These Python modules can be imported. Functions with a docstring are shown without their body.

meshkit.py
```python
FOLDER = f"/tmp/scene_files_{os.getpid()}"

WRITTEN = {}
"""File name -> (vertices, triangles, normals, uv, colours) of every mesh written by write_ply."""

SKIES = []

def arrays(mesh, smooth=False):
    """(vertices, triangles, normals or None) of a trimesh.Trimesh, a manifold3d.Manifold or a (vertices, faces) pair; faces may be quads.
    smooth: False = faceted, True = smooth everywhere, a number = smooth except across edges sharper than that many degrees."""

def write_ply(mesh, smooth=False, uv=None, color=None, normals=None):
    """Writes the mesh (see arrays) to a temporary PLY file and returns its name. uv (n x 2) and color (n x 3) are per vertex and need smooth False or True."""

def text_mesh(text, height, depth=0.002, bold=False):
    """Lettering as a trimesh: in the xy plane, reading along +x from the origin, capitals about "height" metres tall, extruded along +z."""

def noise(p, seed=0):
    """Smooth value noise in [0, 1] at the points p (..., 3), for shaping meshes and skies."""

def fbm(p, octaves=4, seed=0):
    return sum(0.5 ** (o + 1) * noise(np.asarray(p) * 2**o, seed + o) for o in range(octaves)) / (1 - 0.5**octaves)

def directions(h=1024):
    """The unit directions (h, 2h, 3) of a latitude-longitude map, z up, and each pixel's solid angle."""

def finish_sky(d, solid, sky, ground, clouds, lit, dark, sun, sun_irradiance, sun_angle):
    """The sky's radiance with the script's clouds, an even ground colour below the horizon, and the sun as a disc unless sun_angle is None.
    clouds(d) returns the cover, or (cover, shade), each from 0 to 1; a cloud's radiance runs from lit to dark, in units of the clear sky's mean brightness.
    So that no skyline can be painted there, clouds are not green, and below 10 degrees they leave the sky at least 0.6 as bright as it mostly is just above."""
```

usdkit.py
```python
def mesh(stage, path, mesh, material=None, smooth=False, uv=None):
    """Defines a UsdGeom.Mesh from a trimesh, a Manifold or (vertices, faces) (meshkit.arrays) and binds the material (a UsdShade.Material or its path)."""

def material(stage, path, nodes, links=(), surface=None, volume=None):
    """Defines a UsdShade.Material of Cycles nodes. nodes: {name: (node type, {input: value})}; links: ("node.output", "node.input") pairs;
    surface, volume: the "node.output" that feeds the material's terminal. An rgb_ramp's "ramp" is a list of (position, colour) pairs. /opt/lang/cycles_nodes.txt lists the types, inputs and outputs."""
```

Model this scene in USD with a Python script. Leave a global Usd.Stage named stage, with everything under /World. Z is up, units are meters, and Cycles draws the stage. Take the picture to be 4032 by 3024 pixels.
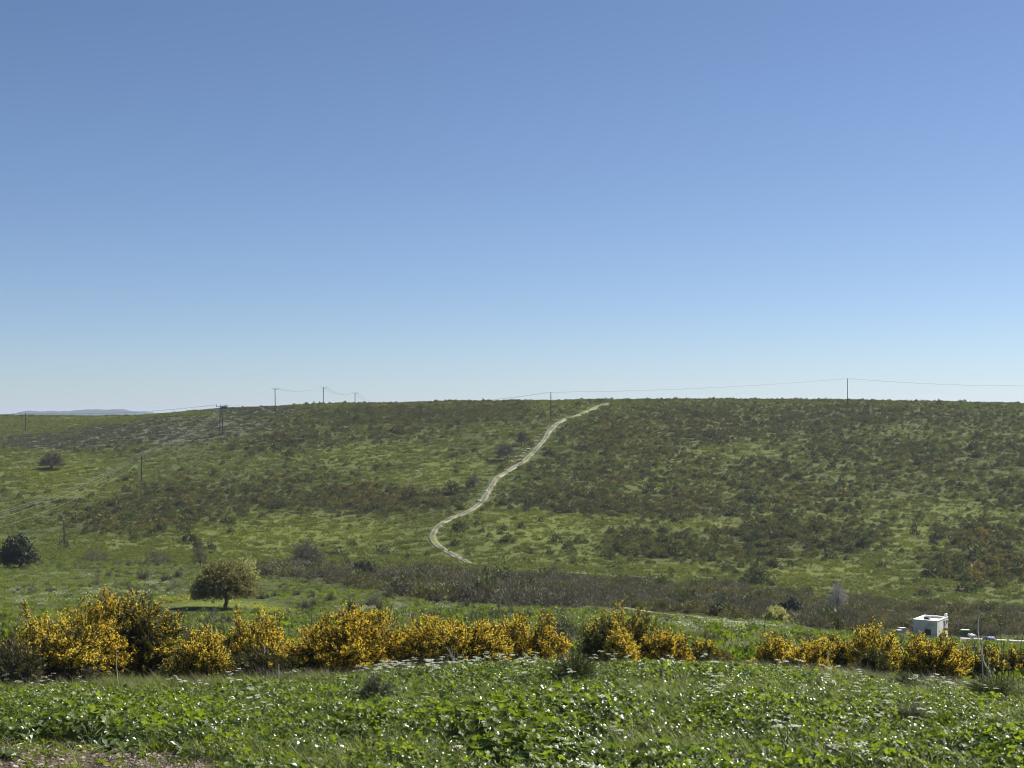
import math
import numpy as np
import trimesh
import usdkit, meshkit
from pxr import Usd, UsdGeom, UsdLux, UsdShade, Sdf, Gf, Vt

stage = Usd.Stage.CreateInMemory()
UsdGeom.SetStageUpAxis(stage, UsdGeom.Tokens.z)
UsdGeom.SetStageMetersPerUnit(stage, 1.0)
UsdGeom.Xform.Define(stage, '/World')
UsdGeom.Scope.Define(stage, '/World/Looks')

# ---------------------------------------------------------------- camera, sky, sun, exposure
F = 5539.0                      # focal length in pixels of the 4032 px wide photograph
HOR = 1650.0                    # row of the true horizon in that photograph
cam = UsdGeom.Camera.Define(stage, '/World/camera')
cam.CreateHorizontalApertureAttr(36.0)
cam.CreateVerticalApertureAttr(27.0)
cam.CreateFocalLengthAttr(36.0 * F / 4032)
cam.CreateVerticalApertureOffsetAttr((HOR - 1512) / 4032 * 36.0)
cam.CreateClippingRangeAttr(Gf.Vec2f(0.1, 40000))
cam.CreateExposureAttr(1.15)
UsdGeom.Xformable(cam).AddRotateXOp().Set(90.0)     # level, looking along +y, eye at the origin

SUN_AZ, SUN_EL = math.radians(57), math.radians(47)  # azimuth to the right of the view
sx, sy, sz = math.cos(SUN_EL) * math.sin(SUN_AZ), math.cos(SUN_EL) * math.cos(SUN_AZ), math.sin(SUN_EL)
sky_mat = usdkit.material(stage, '/World/Looks/sky', {
    's': ('sky_texture', {'sky_type': 'single_scattering', 'sun_disc': False, 'sun_elevation': SUN_EL, 'sun_rotation': math.atan2(sx, sy),
                          'altitude': 150.0, 'air_density': 0.72, 'aerosol_density': 0.25, 'ozone_density': 4.5}),
    'w': ('mix', {'mix_type': 'multiply', 'fac': 1.0, 'color2': (.95, .93, .95)}),
    'b': ('background_shader', {'strength': 0.050})}, [('s.color', 'w.color1'), ('w.color', 'b.color')], surface='b.background')
dome = UsdLux.DomeLight.Define(stage, '/World/sky')
UsdShade.MaterialBindingAPI.Apply(dome.GetPrim()).Bind(sky_mat)
sun = UsdLux.DistantLight.Define(stage, '/World/sun')
sun.CreateIntensityAttr(1.25)
sun.CreateAngleAttr(0.5)
sun.CreateNormalizeAttr(True)
sun.CreateColorAttr(Gf.Vec3f(1.0, 0.94, 0.84))
zrot = math.degrees(math.atan2(sx, -sy))   # light shines along -z of its frame: rotate z then x
UsdGeom.Xformable(sun).AddRotateZOp().Set(zrot)
UsdGeom.Xformable(sun).AddRotateXOp().Set(90 - math.degrees(SUN_EL))

# ---------------------------------------------------------------- helpers: naming and tagging
_used = {}


def numbered(name, parent='/World'):
    k = _used.get((parent, name), 0)
    _used[(parent, name)] = k + 1
    return f'{parent}/{name}' if k == 0 else f'{parent}/{name}_{k:03d}'


def tag(prim, label=None, cat=None, group=None, kind=None):
    prim = prim.GetPrim() if hasattr(prim, 'GetPrim') else prim
    for k, v in (('label', label), ('category', cat), ('group', group), ('kind', kind)):
        if v:
            prim.SetCustomDataByKey(k, v)
    return prim


def obj(name, m, mat, parent=None, smooth=False):
    return usdkit.mesh(stage, numbered(name, str(parent.GetPath()) if parent else '/World'), m, mat, smooth=smooth).GetPrim()


def thing(name, label, cat, loc=(0, 0, 0), rz=0.0, scale=None, group=None):
    x = UsdGeom.Xform.Define(stage, numbered(name))
    x.AddTranslateOp().Set(Gf.Vec3d(*map(float, loc)))
    if rz:
        x.AddRotateZOp().Set(float(math.degrees(rz)))
    if scale is not None:
        x.AddScaleOp().Set(Gf.Vec3f(*(np.ones(3) * scale).tolist()))
    return tag(x, label, cat, group)


def copy_of(name, klass, label, cat, loc, rz, scale, group):
    x = thing(name, label, cat, loc, rz, scale, group)
    x.GetReferences().AddInternalReference(klass)
    x.SetInstanceable(True)
    return x


def klass(name):
    return stage.CreateClassPrim(f'/_class_{name}')


def mesh_color(prim, name, col):
    UsdGeom.PrimvarsAPI(prim).CreatePrimvar(name, Sdf.ValueTypeNames.Color3fArray, 'vertex').Set(Vt.Vec3fArray.FromNumpy(np.asarray(col, np.float32)))


# ---------------------------------------------------------------- helpers: meshes
class MB:
    def __init__(s):
        s.v, s.f, s.n = [], [], 0

    def add(s, v, f):
        v, f = np.asarray(v, float).reshape(-1, 3), np.asarray(f, int)
        if len(f) == 0:
            return s
        if f.shape[1] == 4:
            f = np.vstack([f[:, [0, 1, 2]], f[:, [0, 2, 3]]])
        s.v.append(v)
        s.f.append(f + s.n)
        s.n += len(v)
        return s

    def mesh(s):
        return np.vstack(s.v), np.vstack(s.f)


def unit(a):
    return a / np.maximum(np.linalg.norm(a, axis=-1, keepdims=True), 1e-9)


def tubes(P, R, sides=3):
    """n tapered tubes along P (n, k, 3) with radii R (n, k)."""
    P = np.asarray(P, float)
    n, k = P.shape[:2]
    R = np.broadcast_to(np.asarray(R, float), (n, k))
    T = unit(np.gradient(P, axis=1))
    ref = np.where(np.abs(T[..., 2:3]) > 0.8, np.array([1.0, 0.2, 0]), np.array([0, 0, 1.0]))
    U = unit(np.cross(T, ref))
    V = np.cross(T, U)
    a = np.arange(sides) / sides * 2 * np.pi
    ring = P[:, :, None] + R[:, :, None, None] * (np.cos(a)[:, None] * U[:, :, None] + np.sin(a)[:, None] * V[:, :, None])
    idx = np.arange(n * k * sides).reshape(n, k, sides)
    nx = np.roll(idx, -1, 2)
    f = np.stack([idx[:, :-1], nx[:, :-1], nx[:, 1:], idx[:, 1:]], -1).reshape(-1, 4)
    return ring.reshape(-1, 3), f


def rhombs(C, A, B):
    """pointed leaves: centre C, half length vectors A, half width vectors B."""
    n = len(C)
    v = np.stack([C - A, C - A * .1 + B, C + A, C - A * .1 - B], 1).reshape(-1, 3)
    i = np.arange(n)[:, None] * 4
    return v, i + np.array([[0, 1, 2, 3]])


def rand_dirs(rng, n):
    return unit(rng.normal(size=(n, 3)))


def leaf_cloud(rng, C, size, aspect=.45, up=0.0):
    n = len(C)
    A = unit(rand_dirs(rng, n) + np.array([0, 0, up]))
    B = unit(np.cross(A, rand_dirs(rng, n)))
    s = size * rng.uniform(.6, 1.3, n)[:, None]
    return rhombs(C, A * s, B * s * aspect)


def bez(p0, p1, p2, k):
    t = np.linspace(0, 1, k)[None, :, None]
    return p0[:, None] * (1 - t) ** 2 + 2 * p1[:, None] * t * (1 - t) + p2[:, None] * t * t


def fbm2(x, y, s, seed=0, oct=3):
    return meshkit.fbm(np.stack([np.asarray(x) / s, np.asarray(y) / s, np.zeros_like(np.asarray(x, float)) + .37 * seed], -1), oct, seed)


def box(sx_, sy_, sz_, c=(0, 0, 0), rz=0.0):
    b = trimesh.creation.box((sx_, sy_, sz_))
    if rz:
        b.apply_transform(trimesh.transformations.rotation_matrix(rz, (0, 0, 1)))
    b.apply_translation(c)
    return b


def join(*m):
    return trimesh.util.concatenate(list(m))


# ---------------------------------------------------------------- materials
def two_tone(name, c1, c2, rough=.6, spec=.3, transl=0.0, vary='island', scale=3.0, bump=0.0, tcol=None):
    """c1..c2 mixed per piece (island), per copy (object) or by noise; transl mixes in light through the leaf."""
    n = {'p': ('principled_bsdf', {'roughness': rough, 'specular_ior_level': spec}), 'r': ('rgb_ramp', {'ramp': [(0, c1), (1, c2)]})}
    L = [('r.color', 'p.base_color')]
    if vary == 'island':
        n['g'] = ('geometry', {})
        L.append(('g.random_per_island', 'r.fac'))
    elif vary == 'both':
        n['g'], n['o'] = ('geometry', {}), ('object_info', {})
        n['m'] = ('math', {'math_type': 'multiply_add', 'value2': .45, 'value3': 0.0})
        n['m2'] = ('math', {'math_type': 'multiply_add', 'value2': .55})
        L += [('g.random_per_island', 'm.value1'), ('o.random', 'm2.value1'), ('m.value', 'm2.value3'), ('m2.value', 'r.fac')]
    else:
        n['g'] = ('geometry', {})
        n['t'] = ('noise_texture', {'scale': scale, 'detail': 4.0, 'roughness': .6})
        n['c'] = ('map_range', {'from_min': .3, 'from_max': .7, 'clamp': True})
        L += [('g.position', 't.vector'), ('t.fac', 'c.value'), ('c.result', 'r.fac')]
        if bump:
            n['b'] = ('bump', {'strength': 1.0, 'distance': bump})
            L += [('t.fac', 'b.height'), ('b.normal', 'p.normal')]
    surf = 'p.BSDF'
    if transl:
        n['tr'] = ('translucent_bsdf', {})
        n['h'] = ('mix', {'mix_type': 'multiply', 'fac': 1.0, 'color2': tcol or (1.15, 1.2, .6)})
        n['mx'] = ('mix_closure', {'fac': transl})
        L += [('r.color', 'h.color1'), ('h.color', 'tr.color'), ('p.BSDF', 'mx.closure1'), ('tr.BSDF', 'mx.closure2')]
        surf = 'mx.closure'
    return usdkit.material(stage, f'/World/Looks/{name}', n, L, surface=surf)


def plain(name, c, rough=.6, metal=0.0, spec=.4, noise_amt=.25, scale=6.0):
    c = np.array(c, float)
    m = two_tone(name, tuple(c * (1 - noise_amt)), tuple(np.minimum(c * (1 + noise_amt), .95)), rough, spec, 0, 'noise', scale)
    if metal:
        UsdShade.Shader.Get(stage, f'/World/Looks/{name}/p').CreateInput('metallic', Sdf.ValueTypeNames.Float).Set(metal)
    return m


# ---------------------------------------------------------------- terrain: (distance, row in the photograph) down five sight lines
LINES = {
    0: [(13, 3024), (18, 2880), (24, 2768), (28, 2724), (33, 2658), (42, 2558), (60, 2462), (80, 2425), (110, 2385), (140, 2305), (172, 2232), (215, 2190), (240, 2150),
        (265, 2060), (295, 1950), (340, 1850), (390, 1770), (450, 1712), (520, 1662), (560, 1638), (600, 1640), (700, 1680), (1000, 1740), (2000, 1810)],
    900: [(13, 3024), (18, 2880), (24, 2774), (27, 2730), (30, 2702), (36, 2622), (45, 2540), (60, 2470), (80, 2440), (106, 2428), (112, 2408), (118, 2387), (126, 2350), (136, 2336), (150, 2318), (180, 2260), (215, 2215), (240, 2180),
          (265, 2100), (295, 2000), (330, 1890), (365, 1790), (395, 1705), (430, 1642), (455, 1612), (480, 1612), (520, 1626), (700, 1690), (1000, 1750), (2000, 1810)],
    2016: [(13, 3024), (18, 2830), (22, 2722), (25, 2664), (27, 2652), (30, 2664), (33, 2650), (40, 2570), (60, 2480), (80, 2437), (118, 2385), (150, 2340), (180, 2300), (210, 2262), (240, 2212),
           (265, 2100), (290, 2000), (320, 1900), (350, 1800), (385, 1700), (420, 1622), (450, 1582), (475, 1584), (520, 1605), (700, 1680), (1000, 1750), (2000, 1810)],
    3000: [(13, 3024), (18, 2840), (22, 2742), (25, 2682), (27, 2668), (30, 2678), (34, 2655), (42, 2580), (60, 2508), (80, 2480), (118, 2455), (150, 2425), (180, 2385), (215, 2330), (240, 2285),
           (265, 2190), (295, 2070), (330, 1940), (365, 1810), (400, 1695), (430, 1615), (455, 1577), (480, 1580), (520, 1600), (700, 1680), (1000, 1750), (2000, 1810)],
    3640: [(13, 3024), (18, 2872), (21.5, 2805), (24, 2750), (27, 2725), (30, 2722), (34, 2690), (42, 2612), (60, 2552), (100, 2528), (140, 2518), (168, 2510), (200, 2440), (222, 2365), (250, 2275), (290, 2108), (327, 1955),
           (365, 1803), (400, 1698), (430, 1620), (458, 1584), (483, 1588), (520, 1607), (700, 1686), (1000, 1750), (2000, 1810)],
    4032: [(13, 3024), (18, 2900), (21, 2845), (23, 2810), (25, 2792), (28, 2780), (32, 2728), (40, 2645), (60, 2580), (100, 2552), (140, 2535), (170, 2515), (200, 2455), (225, 2385),
           (255, 2270), (290, 2120), (325, 1960), (365, 1800), (400, 1700), (430, 1624), (460, 1592), (485, 1594), (520, 1612), (700, 1690), (1000, 1750), (2000, 1810)]}
from scipy.interpolate import PchipInterpolator
_cols = np.array([-1600.0] + sorted(LINES) + [5600.0])
_keys = [0] + sorted(LINES) + [4032]
_curves = [PchipInterpolator(np.log([p[0] for p in LINES[k]]), [-(p[1] - HOR) / F * p[0] for p in LINES[k]]) for k in _keys]


def front(u, Y):
    """height along the sight line of column u at the distance Y."""
    Yc = np.clip(Y, 13, 2000)
    zs = np.stack([c(np.log(Yc)) for c in _curves])
    u = np.clip(u, -1599, 5599)
    i = np.clip(np.searchsorted(_cols, u, 'right') - 1, 0, len(_cols) - 2)
    t = (u - _cols[i]) / (_cols[i + 1] - _cols[i])
    g = np.arange(zs.shape[1]) if zs.ndim == 2 else None
    a, b, c, d = (zs[np.clip(i + o, 0, len(_cols) - 1), g] for o in (-1, 0, 1, 2))
    m0, m1 = (c - a) / 2, (d - b) / 2
    z = (2 * t**3 - 3 * t**2 + 1) * b + (t**3 - 2 * t**2 + t) * m0 + (-2 * t**3 + 3 * t**2) * c + (t**3 - t**2) * m1
    z = np.where(Y < 13, -1.7 + (z + 1.7) * np.clip(Y, 0, 13) / 13, z)
    return z


def height(x, y, rough=True):
    x, y = np.asarray(x, float), np.asarray(y, float)
    sh = x.shape
    x, y = x.ravel(), y.ravel()
    r = np.hypot(x, y)
    a = np.arctan2(x, y)
    ac = np.clip(a, -.6, .6)
    Y = r * np.cos(ac)
    z = front(2016 + F * np.tan(ac), Y)
    far = np.clip((r - 1500) / 500, 0, 1)
    z = z * (1 - far) - 58 * far
    back = np.clip((np.abs(a) - .6) / 1.0, 0, 1)
    back = back * back * (3 - 2 * back)
    base = -1.7 - 56.3 * np.clip((r - 20) / 1500, 0, 1)
    z = z * (1 - back) + base * back
    if rough:
        amp = np.interp(r, [0, 10, 20, 35, 60, 200, 300, 600, 1000], [.03, .06, .10, .15, .25, .3, .45, .5, 0])
        s = np.interp(r, [0, 30, 200, 400], [1.2, 2.5, 9, 9])
        z = z + amp * (meshkit.fbm(np.stack([x / 1.6, y / 1.6, 0 * x], -1), 2, 5) - .5) * np.clip(1.6 - r / 60, 0, 1) + amp * 2 * (meshkit.fbm(np.stack([x / 9, y / 9, 0 * x], -1), 3, 9) - .5) * np.clip(r / 40, 0, 1)
    return z.reshape(sh)


def pix(x, y, z):
    """where a point of the place lies in the photograph."""
    return 2016 + F * x / y, HOR - F * z / y


def ground_at(px, Y):
    x = (px - 2016) / F * Y
    return np.array([x, Y, float(height(np.array([x]), np.array([Y]))[0])])


_Ys = np.geomspace(11, 620, 3000)


def hit(px, py):
    """the first point of the ground along the sight line through that pixel."""
    x = (px - 2016) / F * _Ys
    rows = HOR - F * height(x, _Ys, False) / _Ys
    k = int(np.argmax(rows <= py)) if (rows <= py).any() else int(np.argmin(rows))
    return ground_at(px, _Ys[k])


def hits(pts):
    return np.array([hit(a, b) for a, b in pts])


def ells(px, py, L):
    """soft union of ellipses (cx, cy, rx, ry, weight)."""
    m = np.zeros_like(px)
    for cx, cy, rx, ry, w in L:
        m = np.maximum(m, w * np.clip(1.6 - 1.1 * np.sqrt(((px - cx) / rx) ** 2 + ((py - cy) / ry) ** 2), 0, 1))
    return m


BROWN = [(640, 1990, 330, 110, .75), (560, 2050, 330, 50, .9), (500, 1930, 170, 60, .5), (1050, 1960, 220, 60, .6), (1450, 1965, 330, 60, .9), (1200, 1900, 200, 40, .5), (1700, 2000, 130, 50, .6),
         (1550, 1640, 480, 45, .85), (1850, 1620, 260, 40, .9), (1130, 1720, 210, 55, .6), (980, 1760, 90, 30, .6), (1500, 1710, 200, 30, .5), (430, 1770, 110, 25, .6), (1250, 1660, 200, 35, .55),
         (2700, 1680, 460, 110, .8), (2500, 1740, 300, 90, .75), (2350, 1870, 260, 90, .65), (2550, 1990, 500, 60, 1.0), (2250, 1970, 250, 60, .9), (2900, 1880, 300, 80, .65), (3300, 1640, 450, 60, .8),
         (3700, 1650, 400, 60, .6), (3400, 1750, 300, 70, .6), (3800, 1790, 300, 80, .55), (3150, 1960, 350, 60, .6), (3600, 1880, 300, 80, .5), (3150, 2110, 280, 70, .85), (3050, 2060, 160, 40, .8),
         (3850, 2130, 220, 70, .85), (3900, 2230, 250, 70, .8), (2650, 2160, 260, 50, .7), (2500, 2110, 120, 30, .6), (2950, 2190, 200, 50, .6), (4000, 1950, 150, 60, .5)]
CLEAR = [(1640, 1890, 180, 40, 1), (1150, 2090, 450, 55, .9), (900, 2160, 500, 40, .5), (2300, 2035, 330, 30, .9), (2950, 2060, 360, 26, .7), (2900, 1770, 180, 40, .8), (3280, 2260, 260, 55, .9), (3620, 2130, 160, 60, .8),
         (300, 1920, 230, 50, .9), (200, 1850, 200, 60, .8), (3550, 1690, 160, 40, .7), (3760, 1730, 120, 30, .7), (1500, 1790, 250, 40, .6), (2200, 2100, 200, 40, .7), (1750, 1850, 150, 60, .6), (2800, 2230, 300, 25, .7), (1000, 2250, 300, 30, .9)]
GREYZ = [(600, 1710, 330, 42, 1), (900, 1680, 180, 40, 1), (250, 1740, 280, 32, .9), (1000, 1620, 200, 30, .7), (700, 1660, 200, 25, .6)]


def thicket_rows(px):
    top = np.interp(px, [960, 1100, 1300, 1600, 1900, 2100, 2500, 2900, 3200, 3600, 4032], [2232, 2222, 2230, 2238, 2252, 2272, 2292, 2312, 2346, 2376, 2398])
    bot = np.interp(px, [960, 1200, 1400, 1700, 2000, 2200, 2480, 2800, 3000, 3300, 3550, 4032], [2262, 2285, 2322, 2372, 2392, 2402, 2405, 2434, 2462, 2492, 2505, 2525])
    return top, bot


def in_soil(px, py):
    edge = np.interp(px, [-900, 0, 250, 500, 720, 900, 1000], [2900, 2930, 2918, 2940, 2975, 3030, 3300])
    return np.clip((py - edge) / 30 + .5, 0, 1)


TRACK_PX = [(2395, 1586), (2340, 1608), (2290, 1628), (2200, 1668), (2162, 1700), (2142, 1735), (2110, 1770), (2062, 1820), (2015, 1850), (1965, 1880), (1932, 1920), (1902, 1970), (1862, 2005), (1800, 2030), (1760, 2050),
            (1722, 2080), (1702, 2105), (1706, 2130), (1740, 2160), (1780, 2182), (1822, 2205), (1865, 2221), (1915, 2229), (2060, 2242), (2240, 2257), (2420, 2266), (2600, 2280), (2790, 2292)]
FARM_PX = [(2430, 2403), (2485, 2409), (2600, 2420), (2740, 2435), (2860, 2451), (2990, 2465), (3080, 2472)]
def in_thicket(px, py, y, pad=0):
    tt, tb = thicket_rows(px)
    tt = tt + 18 * (fbm2(px, y, 60, 71) - .5)
    tb = tb + 22 * (fbm2(px, y, 45, 72) - .5)
    return (py > tt + 3 - pad) & (py < tb - 6 + pad) & (px > 955) & (y > 100) & ~((px > 3470) & (y < 177)) & ~((px > 2985) & (px < 3125) & (y < 142))


track_line = hits(TRACK_PX)
farm_line = hits(FARM_PX)


def smooth_line(P, step=.8):
    d = np.concatenate([[0], np.cumsum(np.linalg.norm(np.diff(P[:, :2], axis=0), axis=1))])
    t = np.arange(0, d[-1], step)
    q = np.stack([PchipInterpolator(d, P[:, 0])(t), PchipInterpolator(d, P[:, 1])(t)], 1)
    k = np.ones(9) / 9
    qp = np.vstack([q[:1].repeat(4, 0), q, q[-1:].repeat(4, 0)])
    return np.stack([np.convolve(qp[:, 0], k, 'valid'), np.convolve(qp[:, 1], k, 'valid')], 1)


track_xy, farm_xy = smooth_line(track_line), smooth_line(farm_line)
from scipy.spatial import cKDTree
_track_tree = cKDTree(np.vstack([track_xy, farm_xy]))


def off_track(x, y, d=1.9):
    return _track_tree.query(np.stack([x, y], -1))[0] > d


def ground_color(x, y, z):
    """the ground's own cover: soil, meadow, dry grass; x, y, z in metres."""
    yy = np.maximum(y, 1.0)
    px, py = pix(x, yy, z)
    n1, n2, n3 = fbm2(x, y, 14, 1), fbm2(x, y, 4, 2), fbm2(x, y, 45, 3)
    green = np.array([.098, .122, .034])
    dark = np.array([.064, .080, .028])
    lime = np.array([.140, .165, .034])
    grey = np.array([.100, .108, .070])
    brown = np.array([.060, .062, .026])
    soil = np.array([.125, .092, .072])
    g = lambda m, a, b: a * (1 - m[:, None]) + b * m[:, None]
    sm = lambda v, a, b: np.clip((v - a) / (b - a), 0, 1)
    c = g(sm(n1 * .6 + n2 * .4, .35, .65), np.tile(dark, (len(x), 1)), green)
    c = g(sm(n3, .45, .7) * .5, c, lime)
    hill = sm(y, 225, 250)
    cl = ells(px, py, CLEAR) * hill
    c = g(cl * sm(n2 * .5 + n1 * .5, .3, .6) * .9, c, lime)
    c = g(ells(px, py, GREYZ) * hill * sm(n1, .2, .5), c, grey)
    c = g(ells(px, py, BROWN) * hill * .7, c, brown)
    tt, tb = thicket_rows(px)
    inth = sm(py, tt - 15, tt + 5) * (1 - sm(py, tb - 5, tb + 10)) * sm(y, 95, 110) * (px > 950)
    c = g(inth * .8, c, np.array([.075, .068, .045]))
    near = 1 - sm(y, 24, 30)
    c = g(near * .6, c, np.array([.05, .065, .025]))
    s = in_soil(px, py) * (y < 20) * (y > 0)
    c = g(np.clip(s + (y < 11) * .7, 0, 1), c, soil)
    gl_ = ells(px, py, [(880, 2382, 170, 16, 1)]) * (y > 95) * (y < 140)
    c = g(np.clip(gl_ * 1.4, 0, 1), c, np.array([.15, .185, .030]))
    bare = ells(px, py, [(2230, 2945, 190, 22, 1), (1830, 2960, 130, 20, 1), (2000, 2920, 90, 20, .9)]) * (y < 18)
    c = g(bare, c, soil * .8)
    return c


m_ground = usdkit.material(stage, '/World/Looks/ground', {
    'a': ('attribute', {'attribute': 'cover'}), 'g': ('geometry', {}),
    't': ('noise_texture', {'scale': 1.3, 'detail': 6.0, 'roughness': .7}), 't2': ('noise_texture', {'scale': 9.0, 'detail': 4.0, 'roughness': .7}),
    'c': ('map_range', {'from_min': .3, 'from_max': .7, 'to_min': .65, 'to_max': 1.35, 'clamp': True}),
    'mm': ('mix', {'mix_type': 'multiply', 'fac': 1.0}), 'ad': ('math', {'math_type': 'add'}),
    'b': ('bump', {'strength': 1.0, 'distance': .35}), 'p': ('principled_bsdf', {'roughness': .9, 'specular_ior_level': .1})},
    [('g.position', 't.vector'), ('g.position', 't2.vector'), ('t.fac', 'c.value'), ('a.color', 'mm.color1'), ('c.result', 'mm.color2'), ('mm.color', 'p.base_color'),
     ('t.fac', 'ad.value1'), ('t2.fac', 'ad.value2'), ('ad.value', 'b.height'), ('b.normal', 'p.normal')], surface='p.BSDF')

# one sheet: dense in front, coarse behind
fa = np.linspace(-.52, .52, 430)
side = np.linspace(.52, math.pi, 40)[1:]
ang = np.concatenate([-side[::-1], fa, side[:-1]])
rad = np.concatenate([[0.05], np.geomspace(1.0, 10, 20)[:-1], np.geomspace(10, 45, 130)[:-1], np.geomspace(45, 230, 110)[:-1], np.linspace(230, 520, 190)[:-1], np.geomspace(520, 15000, 40)])
A, R = np.meshgrid(ang, rad)
gx, gy = (R * np.sin(A)), (R * np.cos(A))
gz = height(gx, gy)
nr, na = gx.shape
idx = np.arange(nr * na).reshape(nr, na)
nxt = np.roll(idx, -1, 1)
f = np.stack([idx[:-1], idx[1:], nxt[1:], nxt[:-1]], -1).reshape(-1, 4)
gv = np.stack([gx, gy, gz], -1).reshape(-1, 3)
gm = usdkit.mesh(stage, '/World/ground', (gv, f[:, ::-1]), m_ground, smooth=True)
mesh_color(gm, 'cover', ground_color(gv[:, 0], gv[:, 1], gv[:, 2]))
tag(gm, 'rolling green ground from the weedy knoll down through the valley and up the hillside', 'ground', kind='structure')

# hills on the horizon at the left
hx, hy = np.meshgrid(np.linspace(-2300, -900, 260), np.linspace(0, 1, 14))
Yf = 5000.0
pxl = 2016 + F * hx / Yf
top = np.interp(pxl, [-400, -100, 40, 86, 92, 110, 150, 156, 166, 240, 300, 350, 430, 480, 500, 700, 1000], [1634, 1633, 1632, 1629, 1622, 1619, 1620, 1624, 1620, 1621, 1617, 1615, 1613, 1614, 1619, 1632, 1640])
hz = (HOR - top) / F * Yf
bumps = (meshkit.fbm(np.stack([hx / 17, hy * 20, 0 * hx], -1), 3, 4) - .4) * 9
prof = np.sin(np.pi * np.clip(hy * 1.0, 0, 1)) ** .6
hzz = -62 + (hz + 62 + bumps) * prof
hv = np.stack([hx, Yf - 250 + hy * 500, hzz], -1).reshape(-1, 3)
n0, n1_ = hx.shape
idx = np.arange(n0 * n1_).reshape(n0, n1_)
hf = np.stack([idx[:-1, :-1], idx[:-1, 1:], idx[1:, 1:], idx[1:, :-1]], -1).reshape(-1, 4)
m_far = two_tone('far_wood', (.018, .03, .022), (.035, .05, .032), .9, .1, 0, 'noise', .05)
hp = obj('far_hills', (hv, hf), m_far, smooth=True)
tag(hp, 'low wooded hills fading to blue on the far horizon', 'hills', kind='structure')

# haze
m_haze = usdkit.material(stage, '/World/Looks/haze', {'v': ('principled_volume', {'color': (.54, .63, .78), 'density': 1.15e-4, 'anisotropy': .2})}, [], volume='v.volume')
hb = obj('haze', box(15000, 15000, 125, (0, 3000, -11 - 0.0)), m_haze)
tag(hb, 'thin pale haze over the whole valley', 'haze', kind='stuff')

# ---------------------------------------------------------------- plant materials
m_green = two_tone('leaf_green', (.070, .105, .016), (.215, .260, .032), .45, .45, .58, 'both', tcol=(1.3, 1.35, .5))
m_glossy = two_tone('leaf_glossy', (.055, .090, .018), (.165, .215, .030), .30, .7, .50, 'both', tcol=(1.25, 1.3, .5))
m_bluish = two_tone('leaf_bluish', (.075, .105, .045), (.150, .185, .075), .24, 1.0, .3, 'both')
m_grass = two_tone('grass_blade', (.10, .135, .020), (.21, .245, .036), .5, .35, .5, 'both')
m_meadow = two_tone('meadow_blade', (.095, .112, .036), (.170, .180, .058), .55, .3, .4, 'both')
m_hillgrass = two_tone('hill_grass', (.105, .125, .030), (.210, .228, .050), .75, .2, .3, 'both')
m_white = two_tone('umbel_white', (.42, .46, .36), (.70, .71, .62), .6, .3, .3, 'island', tcol=(1, 1, .95))
m_stem = two_tone('green_stem', (.06, .085, .03), (.10, .12, .05), .6, .3)
m_yellow = two_tone('broom_flower', (.74, .54, .040), (.95, .80, .12), .6, .2, .45, 'both', tcol=(1.05, 1.0, .8))
m_broom_leaf = two_tone('broom_green', (.060, .062, .020), (.135, .125, .040), .6, .3, .3, 'both')
m_twig = two_tone('twig_grey', (.085, .072, .060), (.19, .165, .14), .8, .2)
m_twig_dark = two_tone('twig_dark', (.045, .036, .028), (.10, .082, .064), .8, .2)
m_bark = two_tone('bark', (.045, .036, .028), (.10, .085, .066), .9, .2, 0, 'noise', 7.0, .03)
m_bone = plain('dry_white_stem', (.62, .56, .46), .7)
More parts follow.
